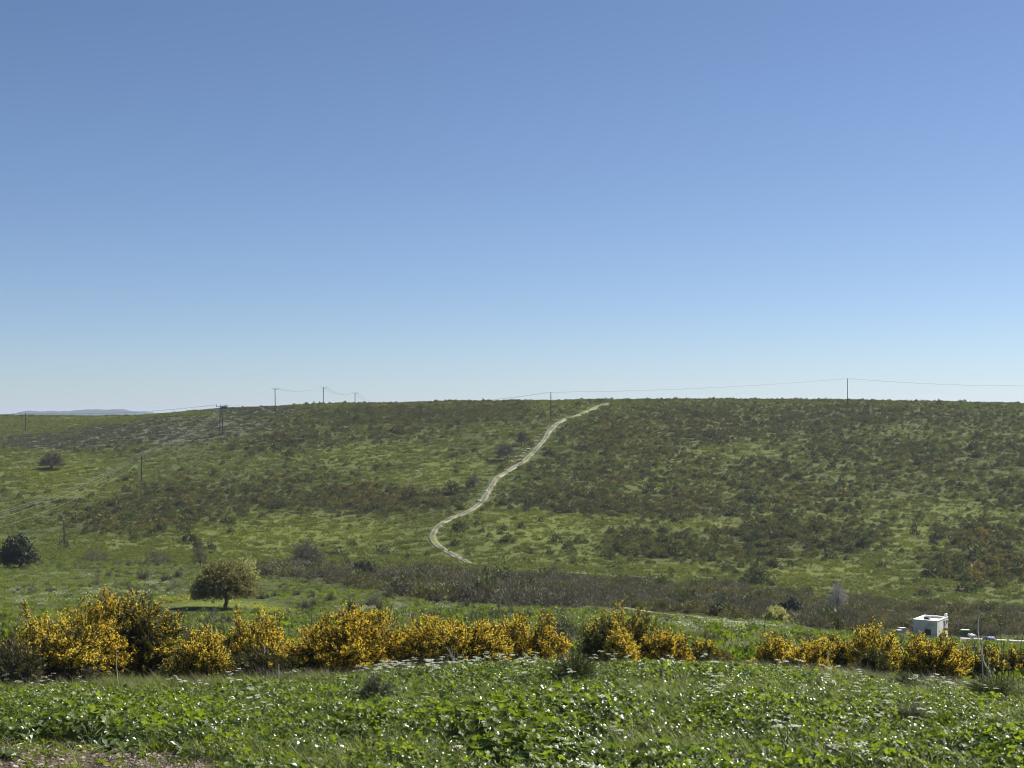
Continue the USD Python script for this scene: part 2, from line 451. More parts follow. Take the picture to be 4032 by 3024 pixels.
m_dead = plain('dead_stem', (.050, .040, .030), .8)
m_olive = two_tone('olive_brown_leaf', (.115, .106, .038), (.255, .230, .080), .6, .25, .3, 'both')
m_dark_leaf = two_tone('dark_leaf', (.020, .030, .014), (.048, .064, .030), .65, .3, .1, 'both')
m_pale_leaf = two_tone('pale_leaf', (.34, .34, .14), (.58, .55, .26), .5, .3, .35, 'both')
m_grey_leaf = two_tone('grey_leaf', (.085, .095, .062), (.15, .16, .11), .5, .3, .25, 'both')
m_red_twig = two_tone('ruddy_twig', (.125, .100, .062), (.25, .20, .125), .8, .2)
m_shrub_green = two_tone('shrub_green', (.052, .066, .024), (.115, .130, .042), .65, .25, .25, 'both')
m_shrub_brown = two_tone('shrub_brown', (.082, .080, .030), (.165, .150, .050), .7, .2, .25, 'both')
m_shrub_gold = two_tone('shrub_gold', (.125, .108, .034), (.240, .195, .050), .7, .2, .25, 'both')
m_thicket = two_tone('thicket_twig', (.092, .086, .068), (.205, .190, .150), .85, .1, .15, 'both')
m_thicket_olive = two_tone('thicket_olive', (.088, .086, .042), (.175, .165, .078), .75, .15, .25, 'both')
m_track_stone = plain('track_stone', (.33, .30, .26), .9, 0, .15, .3, 5)
m_stone = plain('limestone', (.50, .46, .40), .85, 0, .2, .25, 30)
m_gravel = two_tone('gravel', (.20, .16, .13), (.50, .46, .40), .9, .2)


# ---------------------------------------------------------------- plant builders
def dome_tips(rng, n, w, d, h, low=.0, rough=.22, inner=.75, box_=2.0):
    th = rng.uniform(0, 2 * np.pi, n)
    se = rng.uniform(low, 1, n)
    ce = np.maximum(1 - np.abs(se) ** box_, 0) ** (1 / box_)
    dirs = np.stack([np.cos(th) * ce, np.sin(th) * ce, se], 1)
    lump = 1 + rough * 2 * (meshkit.fbm(dirs * 2.1 + rng.uniform(0, 50, 3), 3, 2) - .5) * 1.6
    rad = lump * rng.uniform(inner, 1.03, n)
    return dirs * rad[:, None] * np.array([w / 2, d / 2, h]), dirs


def broom(name, px0, px1, toprow, Y, label, bloom=.7, seed=0, bare=.3, depth=.8, baserow=None, dry=False, cat='shrub', group='broom bushes along the far edge of the knoll', spiky=0.03):
    """A broom bush: shoots from a common base, thin green sprays, and flowers along them."""
    rng = np.random.default_rng(100 + seed)
    base = ground_at((px0 + px1) / 2, Y)
    w = (px1 - px0) / F * Y
    ztop = (HOR - toprow) / F * Y
    h = max(ztop - base[2], .35)
    d = w * depth
    t = thing(name, label, cat, base, 0, group=group)
    n = int(70 + 95 * w * h)
    w, d = w * 1.03, d * 1.1
    tips, dirs = dome_tips(rng, n, w, d, h * .97, .02, .30, .70, 2.35)
    tips[:, 2] += spiky * rng.exponential(.5, n) * h * .5
    tips[:, 2] *= h * .93 / np.percentile(tips[:, 2], 98.5)
    tips[:, 2] = np.maximum(tips[:, 2], .10)
    p0 = np.stack([tips[:, 0] * rng.uniform(.1, .55, n), tips[:, 1] * rng.uniform(.1, .55, n), np.full(n, -.12)], 1)
    mid = (p0 + tips) / 2 + np.array([0, 0, .22 * h]) + rng.normal(size=(n, 3)) * .06 * h
    mid[:, 2] = np.maximum(mid[:, 2], .12)
    P = bez(p0, mid, tips, 6)
    R = np.linspace(.013, .004, 6)[None] * rng.uniform(.6, 1.3, n)[:, None]
    tag(obj('stems', MB().add(*tubes(P, R)).mesh(), m_twig if dry else m_twig_dark, t), kind='stuff')
    # side sprays
    m = 11
    i = rng.integers(0, n, n * m)
    s = rng.uniform(.30, 1.0, n * m) ** .8
    k = np.minimum((s * 5).astype(int), 4)
    fr = (s * 5 - k)[:, None]
    O = P[i, k] * (1 - fr) + P[i, k + 1] * fr
    T = unit(P[i, k + 1] - P[i, k])
    D = unit(T * .8 + unit(O - np.array([0, 0, h * .2])) * .5 + rng.normal(size=(n * m, 3)) * .55 + np.array([0, 0, .25]))
    L = rng.uniform(.10, .26, n * m)[:, None] * min(1.0, .5 + h * .4)
    E = O + D * L
    M = (O + E) / 2 + rng.normal(size=E.shape) * .02
    rel = E[:, 2] / h
    # fewer sprays on the low bare part
    bareline = bare + .25 * (meshkit.fbm(E * np.array([1.2, 1.2, 0]) + seed, 2, 3) - .5) * 2
    keep = (rel > bareline) | (rng.random(len(E)) < .16)
    tw = np.stack([O, M, E], 1)
    tag(obj('twigs', MB().add(*tubes(tw[::2], np.array([.004, .003, .0015])[None])).mesh(), m_twig, t), kind='stuff')
    O, D, L, E = O[keep], D[keep], L[keep], E[keep]
    # green sprays
    q = 6
    i = rng.integers(0, len(O), len(O) * q)
    c = O[i] + D[i] * L[i] * rng.uniform(.1, 1.1, (len(i), 1)) + rng.normal(size=(len(i), 3)) * .02
    a = unit(D[i] + rng.normal(size=(len(i), 3)) * .5)
    b = unit(np.cross(a, rng.normal(size=(len(i), 3))))
    ln = rng.uniform(.025, .06, len(i))[:, None]
    tag(obj('leaves', MB().add(*rhombs(c, a * ln, b * ln * .28)).mesh(), m_broom_leaf, t), kind='stuff')
    # flowers, in patches
    patch = meshkit.fbm(E * 1.5 + seed * 3.1, 3, 7)
    out = np.linalg.norm(E / np.array([w / 2, d / 2, h]), axis=1)
    want = bloom * np.clip((patch - .30 + (bloom - .5) * .5) / .22, 0, 1) * np.clip((out - .45) / .35, 0, 1) * np.clip((E[:, 2] / h - bare * .7) / .2, .04, 1)
    fl = rng.random(len(E)) < want
    O, D, L = O[fl], D[fl], L[fl]
    if len(O):
        q = 13
        i = rng.integers(0, len(O), len(O) * q)
        c = O[i] + D[i] * L[i] * rng.uniform(.25, 1.12, (len(i), 1)) + rng.normal(size=(len(i), 3)) * .022
        tag(obj('flowers', MB().add(*leaf_cloud(rng, c, .0165, .75)).mesh(), m_yellow, t), kind='stuff')
    return t


def tree(name, px, Y, wpx, toprow, baserow, label, leafmat, cat='tree', seed=0, crown_low=.35, nleaf=3500, leaf=.16, trunk_r=.16, twigmat=None, ntwig=500, stems=1, depth=.95, rough=.14, group=None, lean=0.0, low=-.15, inner=.45, barkmat=None, ypx=None):
    """trunk, limbs and a crown of leaves or bare twigs."""
    rng = np.random.default_rng(900 + seed)
    b = hit(px, baserow) if Y is None else ground_at(px, Y)
    Y = b[1]
    z0 = (HOR - baserow) / F * Y
    b[2] = min(b[2], z0) if abs(b[2] - z0) > .6 else b[2]
    w = wpx / F * Y
    h = max((HOR - toprow) / F * Y - b[2], .5)
    t = thing(name, label, cat, b, 0, group=group)
    cl = crown_low * h
    n = 34
    tips, dirs = dome_tips(rng, n, w * .92, w * depth * .92, h - cl, low, rough, .6)
    tips[:, 2] += cl
    tips[:, 0] += lean * w
    mb = MB()
    for s in range(stems):
        off = np.array([rng.normal() * .12 * (stems > 1) * w * .5, rng.normal() * .08 * (stems > 1) * w, 0])
        fork = np.array([lean * w * .5 + off[0] * 1.3, off[1] * 1.3, cl * rng.uniform(.75, 1.0)])
        p = bez((off * .4 + np.array([0, 0, -.3]))[None], (fork * np.array([.2, .2, .5]) + off * .3)[None], fork[None], 6)
        p[0, 1:5, :2] += rng.normal(size=(4, 2)) * trunk_r * .3
        mb.add(*tubes(p, (np.array([1.5, 1.1, 1.0, .92, .85, .75]) * trunk_r / stems ** .5)[None], 8))
    obj('trunk', mb.mesh(), barkmat or m_bark, t, smooth=True)
    lp0 = np.tile(np.array([lean * w * .5, 0, cl * .82]), (n, 1)) + rng.normal(size=(n, 3)) * trunk_r * .4
    if stems > 1:
        lp0 = np.stack([rng.normal(size=n) * .08 * w, rng.normal(size=n) * .08 * w, np.full(n, cl * .5)], 1)
    mid = lp0 * .45 + tips * .55 + np.array([0, 0, .10 * h]) + rng.normal(size=(n, 3)) * .05 * w
    P = bez(lp0, mid, tips, 6)
    tag(obj('limbs', MB().add(*tubes(P, np.linspace(.42, .06, 6)[None] * trunk_r * rng.uniform(.5, 1, n)[:, None], 5)).mesh(), barkmat or m_bark, t), kind='stuff')
    # twigs towards the surface of the crown
    tt, dd = dome_tips(rng, ntwig, w, w * depth, h - cl, low, rough, inner)
    tt[:, 2] += cl
    tt[:, 0] += lean * w
    allp = P[:, 2:].reshape(-1, 3)
    k = cKDTree(allp).query(tt * .72 + np.array([lean * w * .3, 0, cl * .28]))[1]
    o = allp[k]
    mid = (o + tt) / 2 + rng.normal(size=o.shape) * .04 * w
    Q = bez(o, mid, tt, 5)
    tag(obj('twigs', MB().add(*tubes(Q, np.linspace(.12, .03, 5)[None] * trunk_r * np.ones((ntwig, 1)))).mesh(), twigmat or m_twig_dark, t), kind='stuff')
    if leafmat is not None and nleaf:
        i = rng.integers(0, ntwig, nleaf)
        s = rng.uniform(.45, 1.02, nleaf)
        kk = np.minimum((s * 4).astype(int), 3)
        fr = (s * 4 - kk)[:, None]
        c = Q[i, kk] * (1 - fr) + Q[i, kk + 1] * fr + rng.normal(size=(nleaf, 3)) * leaf * .8
        tag(obj('crown', MB().add(*leaf_cloud(rng, c, leaf, .5)).mesh(), leafmat, t), kind='stuff')
    elif nleaf:            # bare: a haze of fine twigs
        i = rng.integers(0, ntwig, nleaf)
        s = rng.uniform(.35, 1.0, nleaf)
        kk = np.minimum((s * 4).astype(int), 3)
        fr = (s * 4 - kk)[:, None]
        c = Q[i, kk] * (1 - fr) + Q[i, kk + 1] * fr
        D = unit(Q[i, kk + 1] - Q[i, kk] + rng.normal(size=c.shape) * .35 * leaf)
        D = unit(D + rng.normal(size=c.shape) * .6)
        e = c + D * leaf * 2.4 * rng.uniform(.5, 1.3, (nleaf, 1))
        tag(obj('crown', MB().add(*rhombs((c + e) / 2, (e - c) / 2, unit(np.cross(D, rng.normal(size=c.shape))) * leaf * .11)).mesh(), twigmat or m_twig, t), kind='stuff')
    return t


# ---- small plants, each a mesh around the origin
def lobed_leaf(rng, r, lobes=7, cup=.25):
    """a round lobed leaf in the xy plane, stalk at the origin."""
    n = lobes * 2 + 1
    a = np.linspace(-2.75, 2.75, n)
    rr = r * np.where(np.arange(n) % 2 == 1, 1.0, .72) * rng.uniform(.9, 1.1, n)
    v = np.stack([np.cos(a) * rr, np.sin(a) * rr, cup * rr * rr / r * rng.uniform(.4, 1.3, n)], 1)
    mid = v * .5
    mid[:, 2] = v[:, 2] * .15
    V = np.vstack([[[0, 0, 0]], mid, v])
    f = [(0, 1 + i, 2 + i) for i in range(n - 1)]
    f += [(1 + i, 1 + n + i, 2 + n + i) for i in range(n - 1)] + [(1 + i, 2 + n + i, 2 + i) for i in range(n - 1)]
    return V, np.array(f)


def rot_to(nrm, yaw):
    z = unit(np.asarray(nrm, float))
    x = np.array([math.cos(yaw), math.sin(yaw), 0])
    x = unit(x - z * (x @ z))
    return np.stack([x, np.cross(z, x), z], 1)


def mallow_parts(rng, n=14, w=.30, h=.28, r=(.035, .075), cup=.3, tilt=.9):
    leaves, stalks = [], []
    for _ in range(n):
        th, q = rng.uniform(0, 2 * np.pi), rng.uniform(.15, 1) ** .7
        top = np.array([math.cos(th) * w * q, math.sin(th) * w * q, h * (1.05 - .55 * q) * rng.uniform(.7, 1.15)])
        nr = np.array([math.cos(th) * tilt * q, math.sin(th) * tilt * q, 1]) + rng.normal(size=3) * .38
        v, f = lobed_leaf(rng, rng.uniform(*r), int(rng.integers(5, 8)), cup)
        leaves.append((v @ rot_to(nr, th + rng.normal() * .5).T + top, f))
        stalks.append(np.stack([[0, 0, -.03], top * np.array([.35, .35, .6]), top]))
    return leaves, tubes(np.array(stalks), np.array([.004, .003, .002])[None])


def rosette(rng, n=13, L=.22, wd=.035, up=.8):
    """long toothed leaves from one crown."""
    mb = MB()
    for _ in range(n):
        th, e = rng.uniform(0, 2 * np.pi), rng.uniform(.25, 1) * up
        k = 7
        s = np.linspace(0, 1, k)
        ln = L * rng.uniform(.6, 1.2)
        out = ln * (s * math.cos(e) + .0)
        z = ln * (s * math.sin(e) * 1.2 - .55 * s * s * (1 - .3 * e))
        half = wd * np.sin(np.pi * np.clip(s * .9 + .08, 0, 1)) * np.where(np.arange(k) % 2, 1.25, .65) * rng.uniform(.8, 1.2)
        c, sn = math.cos(th), math.sin(th)
        mid = np.stack([out * c, out * sn, z], 1)
        sd = np.array([-sn, c, 0])
        l, r_ = mid + sd * half[:, None] + [0, 0, .008], mid - sd * half[:, None] + [0, 0, .008]
        V = np.stack([l, mid, r_], 1).reshape(-1, 3)
        f = []
        for i in range(k - 1):
            a = i * 3
            f += [(a, a + 3, a + 4), (a, a + 4, a + 1), (a + 1, a + 4, a + 5), (a + 1, a + 5, a + 2)]
        mb.add(V, f)
    return mb.mesh()


def blades(rng, n=26, L=.22, spread=.10, wd=.004, lean=.5, k=4):
    th = rng.uniform(0, 2 * np.pi, n)
    r = spread * np.sqrt(rng.random(n))
    b = np.stack([r * np.cos(rng.uniform(0, 6.28, n)), r * np.sin(rng.uniform(0, 6.28, n)), np.full(n, -.02)], 1)
    ln = L * rng.uniform(.5, 1.15, n)
    dr = np.stack([np.cos(th), np.sin(th)], 1)
    ang = rng.uniform(.1, 1, n) * lean
    s = np.linspace(0, 1, k)
    out = ln[:, None] * (s * np.sin(ang)[:, None] + .35 * s**2.2)
    z = ln[:, None] * (s * np.cos(ang)[:, None] - .22 * s**2.5)
    mid = b[:, None] + np.concatenate([out[..., None] * dr[:, None], z[..., None]], -1)
    sd = np.stack([-dr[:, 1], dr[:, 0], 0 * th], 1)[:, None] * (wd * (1 - s**1.6 * .95))[None, :, None]
    V = np.stack([mid + sd, mid - sd], 2).reshape(-1, 3)
    i = np.arange(n * k * 2).reshape(n, k, 2)
    f = np.stack([i[:, :-1, 0], i[:, :-1, 1], i[:, 1:, 1], i[:, 1:, 0]], -1).reshape(-1, 4)
    return V, f


def umbel(rng, h=.42, r=.055):
    mb, fl = MB(), MB()
    heads = [np.array([rng.normal() * .05, rng.normal() * .05, h])] + [np.array([rng.normal() * .10, rng.normal() * .10, h * rng.uniform(.7, .95)]) for _ in range(int(rng.integers(1, 4)))]
    for hd in heads:
        mb.add(*tubes(np.stack([[0, 0, 0], hd * np.array([.3, .3, .6]), hd])[None], np.array([.004, .003, .002])[None]))
        n = 26
        a, q = rng.uniform(0, 6.28, n), np.sqrt(rng.random(n)) * r * rng.uniform(.7, 1.1)
        c = hd + np.stack([np.cos(a) * q, np.sin(a) * q, .012 - 2.0 * q * q + rng.normal(size=n) * .003], 1)
        A = unit(np.stack([np.cos(a), np.sin(a), rng.normal(size=n) * .25], 1))
        B = unit(np.cross([0, 0, 1], A) + rng.normal(size=(n, 3)) * .15)
        fl.add(*rhombs(c, A * .012, B * .010))
    return mb.mesh(), fl.mesh()


def feathery(rng, w=.5, h=.55, n=110, fine=.075):
    """a fennel tuft: arching stalks with thread leaves."""
    tips, _ = dome_tips(rng, n, w, w, h, .1, .15, .6)
    p0 = tips * np.array([.15, .15, 0]) + np.array([0, 0, -.03])
    mid = (p0 + tips) / 2 + np.array([0, 0, .25 * h])
    P = bez(p0, mid, tips + np.array([0, 0, -.06 * h]), 6)
    mb = MB().add(*tubes(P, np.linspace(.005, .002, 6)[None]))
    m = n * 34
    i, s = rng.integers(0, n, m), rng.uniform(.25, 1, m)
    k = np.minimum((s * 5).astype(int), 4)
    fr = (s * 5 - k)[:, None]
    o = P[i, k] * (1 - fr) + P[i, k + 1] * fr
    D = unit(unit(P[i, k + 1] - P[i, k]) + rng.normal(size=(m, 3)) * .7)
    ln = fine * rng.uniform(.5, 1.2, (m, 1))
    B = unit(np.cross(D, rng.normal(size=(m, 3)))) * .0035
    mb2 = MB().add(*rhombs(o + D * ln / 2, D * ln / 2, B))
    return mb.mesh(), mb2.mesh()


def shrub_mesh(rng, w=1.3, h=.9, n=170, leaf=.13, aspect=.5, low=-.05):
    tips, dirs = dome_tips(rng, n, w, w * rng.uniform(.8, 1.1), h, low, .30, .55)
    tips[:, 2] = np.maximum(tips[:, 2], .03)
    A = unit(dirs + rng.normal(size=(n, 3)) * .7 + np.array([0, 0, .4]))
    B = unit(np.cross(A, rng.normal(size=(n, 3))))
    s = leaf * rng.uniform(.6, 1.3, (n, 1))
    return rhombs(tips, A * s, B * s * aspect)


def twiggy_mesh(rng, w=1.5, h=1.4, n=60, m=4, leaf=.16, wd=.018):
    tips, dirs = dome_tips(rng, n, w, w, h, .05, .25, .6)
    p0 = tips * np.array([.25, .25, 0]) + np.array([0, 0, -.1])
    P = bez(p0, (p0 + tips) / 2 + np.array([0, 0, .15 * h]), tips, 4)
    mb = MB().add(*tubes(P, np.array([.02, .015, .01, .006])[None]))
    i, s = rng.integers(0, n, n * m), rng.uniform(.3, 1, n * m)
    k = np.minimum((s * 3).astype(int), 2)
    fr = (s * 3 - k)[:, None]
    o = P[i, k] * (1 - fr) + P[i, k + 1] * fr
    D = unit(unit(P[i, k + 1] - P[i, k]) + rng.normal(size=o.shape) * .6)
    ln = leaf * rng.uniform(.6, 1.4, (len(o), 1))
    mb.add(*rhombs(o + D * ln, D * ln, unit(np.cross(D, rng.normal(size=o.shape))) * wd))
    return mb.mesh()


# ---- scattering
def quats(rng, n, tilt=.12, yaw=None):
    yaw = rng.uniform(0, 2 * np.pi, n) if yaw is None else yaw
    ax = rng.uniform(0, 2 * np.pi, n)
    t = rng.normal(size=n) * tilt
    cy, sy_, ct, st = np.cos(yaw / 2), np.sin(yaw / 2), np.cos(t / 2), np.sin(t / 2)
    # tilt * yaw
    x, y = np.cos(ax) * st, np.sin(ax) * st
    return np.stack([ct * cy, x * cy + y * sy_, y * cy - x * sy_, ct * sy_], 1)


def scatter(name, protos, pts, scales, label, cat, seed=0, tilt=.12, pick=None):
    """many copies as one object; protos: [(part name, mesh, material) ...] per prototype."""
    rng = np.random.default_rng(seed)
    pi = UsdGeom.PointInstancer.Define(stage, numbered(name))
    rel = pi.CreatePrototypesRel()
    for k, parts in enumerate(protos):
        r = UsdGeom.Xform.Define(stage, f'{pi.GetPath()}/plant_{k + 1:03d}')
        for nm, m, mat in parts:
            usdkit.mesh(stage, f'{r.GetPath()}/{nm}', m, mat)
        rel.AddTarget(r.GetPath())
    n = len(pts)
    pi.CreateProtoIndicesAttr(Vt.IntArray.FromNumpy((rng.integers(0, len(protos), n) if pick is None else pick).astype(np.int32)))
    pi.CreatePositionsAttr(Vt.Vec3fArray.FromNumpy(pts.astype(np.float32)))
    sc = np.asarray(scales, np.float32)
    sc = np.stack([sc] * 3, 1) if sc.ndim == 1 else sc
    pi.CreateScalesAttr(Vt.Vec3fArray.FromNumpy(sc))
    q = quats(rng, n, tilt)
    pi.CreateOrientationsAttr(Vt.QuathArray([Gf.Quath(float(a), float(b), float(c), float(d)) for a, b, c, d in q]))
    return tag(pi, label, cat, kind='stuff')


def region(rng, n, y0, y1, half=.42):
    """n points spread evenly over the wedge of ground between two distances."""
    y = np.sqrt(rng.uniform(y0 * y0, y1 * y1, n))
    return rng.uniform(-half, half, n) * y, y


def with_z(x, y):
    z = height(x, y)
    return np.stack([x, y, z], 1), *pix(x, y, z)


def join_vf(*m):
    mb = MB()
    for v, f_ in m:
        mb.add(v, f_)
    return mb.mesh()

# ---------------------------------------------------------------- dirt tracks
def ribbon(xy, halfw, lift, rng, ruts=True):
    d = unit(np.gradient(xy, axis=0))
    nrm = np.stack([d[:, 1], -d[:, 0]], 1)
    n = len(xy)
    s = np.array([-1.25, -1, -.72, -.45, -.18, .18, .45, .72, 1, 1.25])
    hw = halfw * (1 + .35 * (fbm2(xy[:, 0], xy[:, 1], 9, 21) - .5) * 2)
    pts = xy[:, None] + nrm[:, None] * (s[None, :, None] * hw[:, None, None])
    jit = (fbm2(pts[..., 0].ravel(), pts[..., 1].ravel(), 2.2, 22).reshape(pts.shape[:2]) - .5)
    z = height(pts[..., 0], pts[..., 1]) + lift + np.array([-.5, -.02, .0, .0, .04, .04, .0, .0, -.02, -.5])[None] + jit * .05
    v = np.concatenate([pts, z[..., None]], -1).reshape(-1, 3)
    pale, mid, edge = np.array([.195, .182, .155]), np.array([.10, .11, .05]), np.array([.10, .12, .036])
    w = np.array([0, .25, 1, 1, .15, .15, 1, 1, .25, 0])
    base = edge + (pale - edge) * w[:, None]
    base[4:6] = mid
    worn = np.clip((fbm2(xy[:, 0], xy[:, 1], 7, 23) - .28) / .2, .25, 1)[:, None, None]
    col = (edge + (base[None] - edge) * worn) * (1 + 1.8 * jit[..., None])
    i = np.arange(n * len(s)).reshape(n, len(s))
    f = np.stack([i[:-1, :-1], i[:-1, 1:], i[1:, 1:], i[1:, :-1]], -1).reshape(-1, 4)
    return v, f, np.clip(col, .02, .8).reshape(-1, 3)


m_track = usdkit.material(stage, '/World/Looks/track', {
    'a': ('attribute', {'attribute': 'cover'}), 'g': ('geometry', {}), 't': ('noise_texture', {'scale': 2.2, 'detail': 6.0, 'roughness': .7}),
    'c': ('map_range', {'from_min': .35, 'from_max': .65, 'to_min': .6, 'to_max': 1.3, 'clamp': True}), 'mm': ('mix', {'mix_type': 'multiply', 'fac': 1.0}),
    'b': ('bump', {'strength': 1.0, 'distance': .12}), 'p': ('principled_bsdf', {'roughness': .95, 'specular_ior_level': .15})},
    [('g.position', 't.vector'), ('t.fac', 'c.value'), ('a.color', 'mm.color1'), ('c.result', 'mm.color2'), ('mm.color', 'p.base_color'), ('t.fac', 'b.height'), ('b.normal', 'p.normal')], surface='p.BSDF')
rng = np.random.default_rng(5)
for nm, xy, hw, lb in (('dirt_track', track_xy, .72, 'pale rutted dirt track winding up the hillside to the ridge'),
                       ('farm_track', farm_xy, 1.5, 'straight pale farm track along the lower edge of the grey scrub')):
    v, f_, col = ribbon(xy, hw, .09 if nm == 'dirt_track' else .16, rng)
    p = usdkit.mesh(stage, f'/World/{nm}', (v, f_[:, ::-1]), m_track, smooth=True)
    mesh_color(p, 'cover', col)
    tag(p, lb, 'track', kind='structure')


def rock_mesh(rng, s=(1, 1, .6), sub=1):
    m = trimesh.creation.icosphere(subdivisions=sub)
    v = m.vertices * (1 + .45 * (rng.random(len(m.vertices))[:, None] - .5))
    return v * np.array(s) * .5, m.faces


# pale rocks where the track crosses the outcrop
rng = np.random.default_rng(6)
for (a, b) in [(2035, 1822), (2050, 1806), (2022, 1828), (2062, 1790), (2072, 1780), (2080, 1774), (2055, 1774), (2064, 1778), (2020, 1836), (2034, 1838), (2012, 1824), (2044, 1816), (2030, 1806), (2110, 1738), (2122, 1728), (2102, 1746), (2128, 1715), (1990, 1858), (1958, 1878), (1936, 1902), (1925, 1925), (1918, 1938), (1885, 1975)]:
    p = hit(a, b)
    w = rng.uniform(.4, .95)
    v, f_ = rock_mesh(rng, (w * 1.5, w, w * .55))
    o = obj('track_rock', (v + p + [0, 0, .12], f_), m_track_stone)
    tag(o, 'pale limestone rock on the broken stretch of the hillside track', 'rock', 'rocks on the hillside track')
for (a, b) in [(2623, 1814), (2646, 1812), (3090, 1718), (3030, 1760), (3770, 1664), (3810, 2272), (3840, 2278), (1640, 1858), (120, 1672), (20, 1672)]:
    p = hit(a, b)
    w = rng.uniform(.35, .7)
    v, f_ = rock_mesh(rng, (w * 1.6, w, w * .7))
    tag(obj('hillside_rock', (v + p + [0, 0, .15], f_), m_track_stone), 'small pale rock lying alone among the hillside shrubs', 'rock', 'lone rocks on the hillside')

# ---------------------------------------------------------------- hillside cover
rng = np.random.default_rng(11)
x, y = region(rng, 150000, 225, 585, .43)
P_, px, py = with_z(x, y)
den = ells(px, py, BROWN)
cl = ells(px, py, CLEAR)
gz_ = ells(px, py, GREYZ)
cl = np.maximum(cl, gz_)
n1 = fbm2(x, y, 7, 31)
n2 = fbm2(x, y, 25, 32)
prob = np.clip(.016 + .035 * (n2 > .52) + den ** 1.2 * (.20 + 2.2 * (n1 - .31)), 0, .9) * (1 - .9 * cl * (den < .75)) * (.45 + .55 * np.clip((px - 300) / 600, 0, 1))
tt, tb = thicket_rows(px)
keep = (rng.random(len(x)) < prob) & off_track(x, y, np.where(y > 400, 2.8, 1.8)) & ((py < tt - 4) | (px < 980)) & (y > 235)
HP, hden, hpx, hpy, hy_ = P_[keep], den[keep], px[keep], py[keep], y[keep]
size = np.clip(np.exp(rng.normal(size=len(HP)) * .33) * .74, .35, 1.6) * np.interp(hy_, [380, 440], [1.0, .72]) * np.where(hpy > 2050, 1.15, 1.0) * (1 + .5 * (rng.random(len(HP)) < .08))
kind = rng.random(len(HP))
gold = kind < .03 + .26 * (fbm2(HP[:, 0], HP[:, 1], 18, 33) > .55) * (hden > .3)
brown = ~gold & (kind < .25 + .65 * hden)
r1 = np.random.default_rng(12)
SH = {k: [shrub_mesh(r1, 1.4, r1.uniform(.75, 1.05), 190, .13) for _ in range(3)] for k in ('green', 'brown', 'gold')}
mats = {'green': m_shrub_green, 'brown': m_shrub_brown, 'gold': m_shrub_gold}
sel = {'green': ~gold & ~brown, 'brown': brown, 'gold': gold}
names = {'green': ('hillside_green_scrub', 'dark green low scrub scattered over the grassy hillside'), 'brown': ('hillside_brown_scrub', 'olive brown low scrub in dense patches on the hillside'),
         'gold': ('hillside_golden_scrub', 'fading golden broom scrub mixed into the brown patches on the hillside')}
look = size / hy_
order = np.argsort(-look)
single = np.zeros(len(HP), bool)
cnt = {'green': 0, 'brown': 0}
for i in order:
    k = 'green' if sel['green'][i] else 'brown' if sel['brown'][i] else None
    if k and cnt[k] < 130 and 0 < hpx[i] < 4032:
        single[i] = True
        cnt[k] += 1
for k in SH:
    m = sel[k] & ~single
    scatter(names[k][0], [[('leaves', s, mats[k])] for s in SH[k]], HP[m], size[m], names[k][1], 'scrub', 13, .1)
def zone(px):
    return next(t for q, t in ((600, 'beside the dark leaning pole'), (1150, 'above the dome shaped tree'), (1600, 'between the brown twig dome and the track bend'), (2000, 'around the bend of the dirt track'),
                               (2500, 'just right of the dirt track'), (2950, 'above the middle of the thicket'), (3450, 'above the silver grey tree'), (9000, 'above the white building')) if px < q)


for k, lab in (('green', 'dark green rounded hillside shrub'), ('brown', 'olive brown rounded hillside shrub')):
    ks = []
    for s in SH[k]:
        c = klass(f'hillside_shrub_{k}_{len(ks)}')
        usdkit.mesh(stage, f'{c.GetPath()}/leaves', s, mats[k])
        ks.append(c.GetPath())
    for j, i in enumerate(np.where(sel[k] & single)[0]):
        z_ = ('low ' if hpy[i] > 2130 else 'higher ') + zone(hpx[i])
        copy_of('hillside_shrub', ks[j % 3], f'{lab} {z_}', 'shrub', HP[i], rng.uniform(0, 6.28), size[i] * 1.15, f'{k} shrubs {z_}')
print('hill shrubs', len(HP))

# tussocks of grass on the hill: small and many
rng = np.random.default_rng(14)
x, y = region(rng, 78000, 205, 580, .42)
P_, px, py = with_z(x, y)
tt, tb = thicket_rows(px)
keep = off_track(x, y, 1.15) & ((py < tt) | (px < 980)) & (rng.random(len(x)) < .35 + .65 * fbm2(x, y, 5, 41))
r1 = np.random.default_rng(15)
tus = []
HG = [m_hillgrass, two_tone('hill_grass_lime', (.150, .172, .030), (.265, .280, .050), .7, .2, .3, 'both'), two_tone('hill_grass_dull', (.075, .082, .028), (.145, .148, .048), .7, .2, .25, 'both'), two_tone('hill_grass_dry', (.082, .088, .056), (.150, .150, .096), .8, .1, .2, 'both')]
for j in range(8):
    tm = MB()
    for _ in range(7):
        v, f_ = shrub_mesh(r1, r1.uniform(.5, .9), r1.uniform(.28, .55), 26, .12, .45, .1)
        a_, q_ = r1.uniform(0, 6.28), r1.uniform(.2, 1.2)
        tm.add(v + [math.cos(a_) * q_, math.sin(a_) * q_, 0], f_)
    tus.append([('blades', tm.mesh(), HG[j // 2])])
n1, n2 = fbm2(x, y, 12, 46), fbm2(x, y, 30, 47)
jit = rng.normal(size=len(x)) * .12
kind = np.where(ells(px, py, CLEAR) * .6 + n1 * .8 + jit > .86, 1, np.where(ells(px, py, BROWN) * .45 + n2 + jit > .86, 2, 0))
kind = np.where(ells(px, py, GREYZ) + jit * 1.5 > .45, 3, kind)
scatter('hillside_grass', tus, P_[keep], rng.uniform(.5, 1.1, keep.sum()), 'green grass and weeds in tussocks all over the hillside', 'grass', 16, .1, (kind * 2 + rng.integers(0, 2, len(x)))[keep])

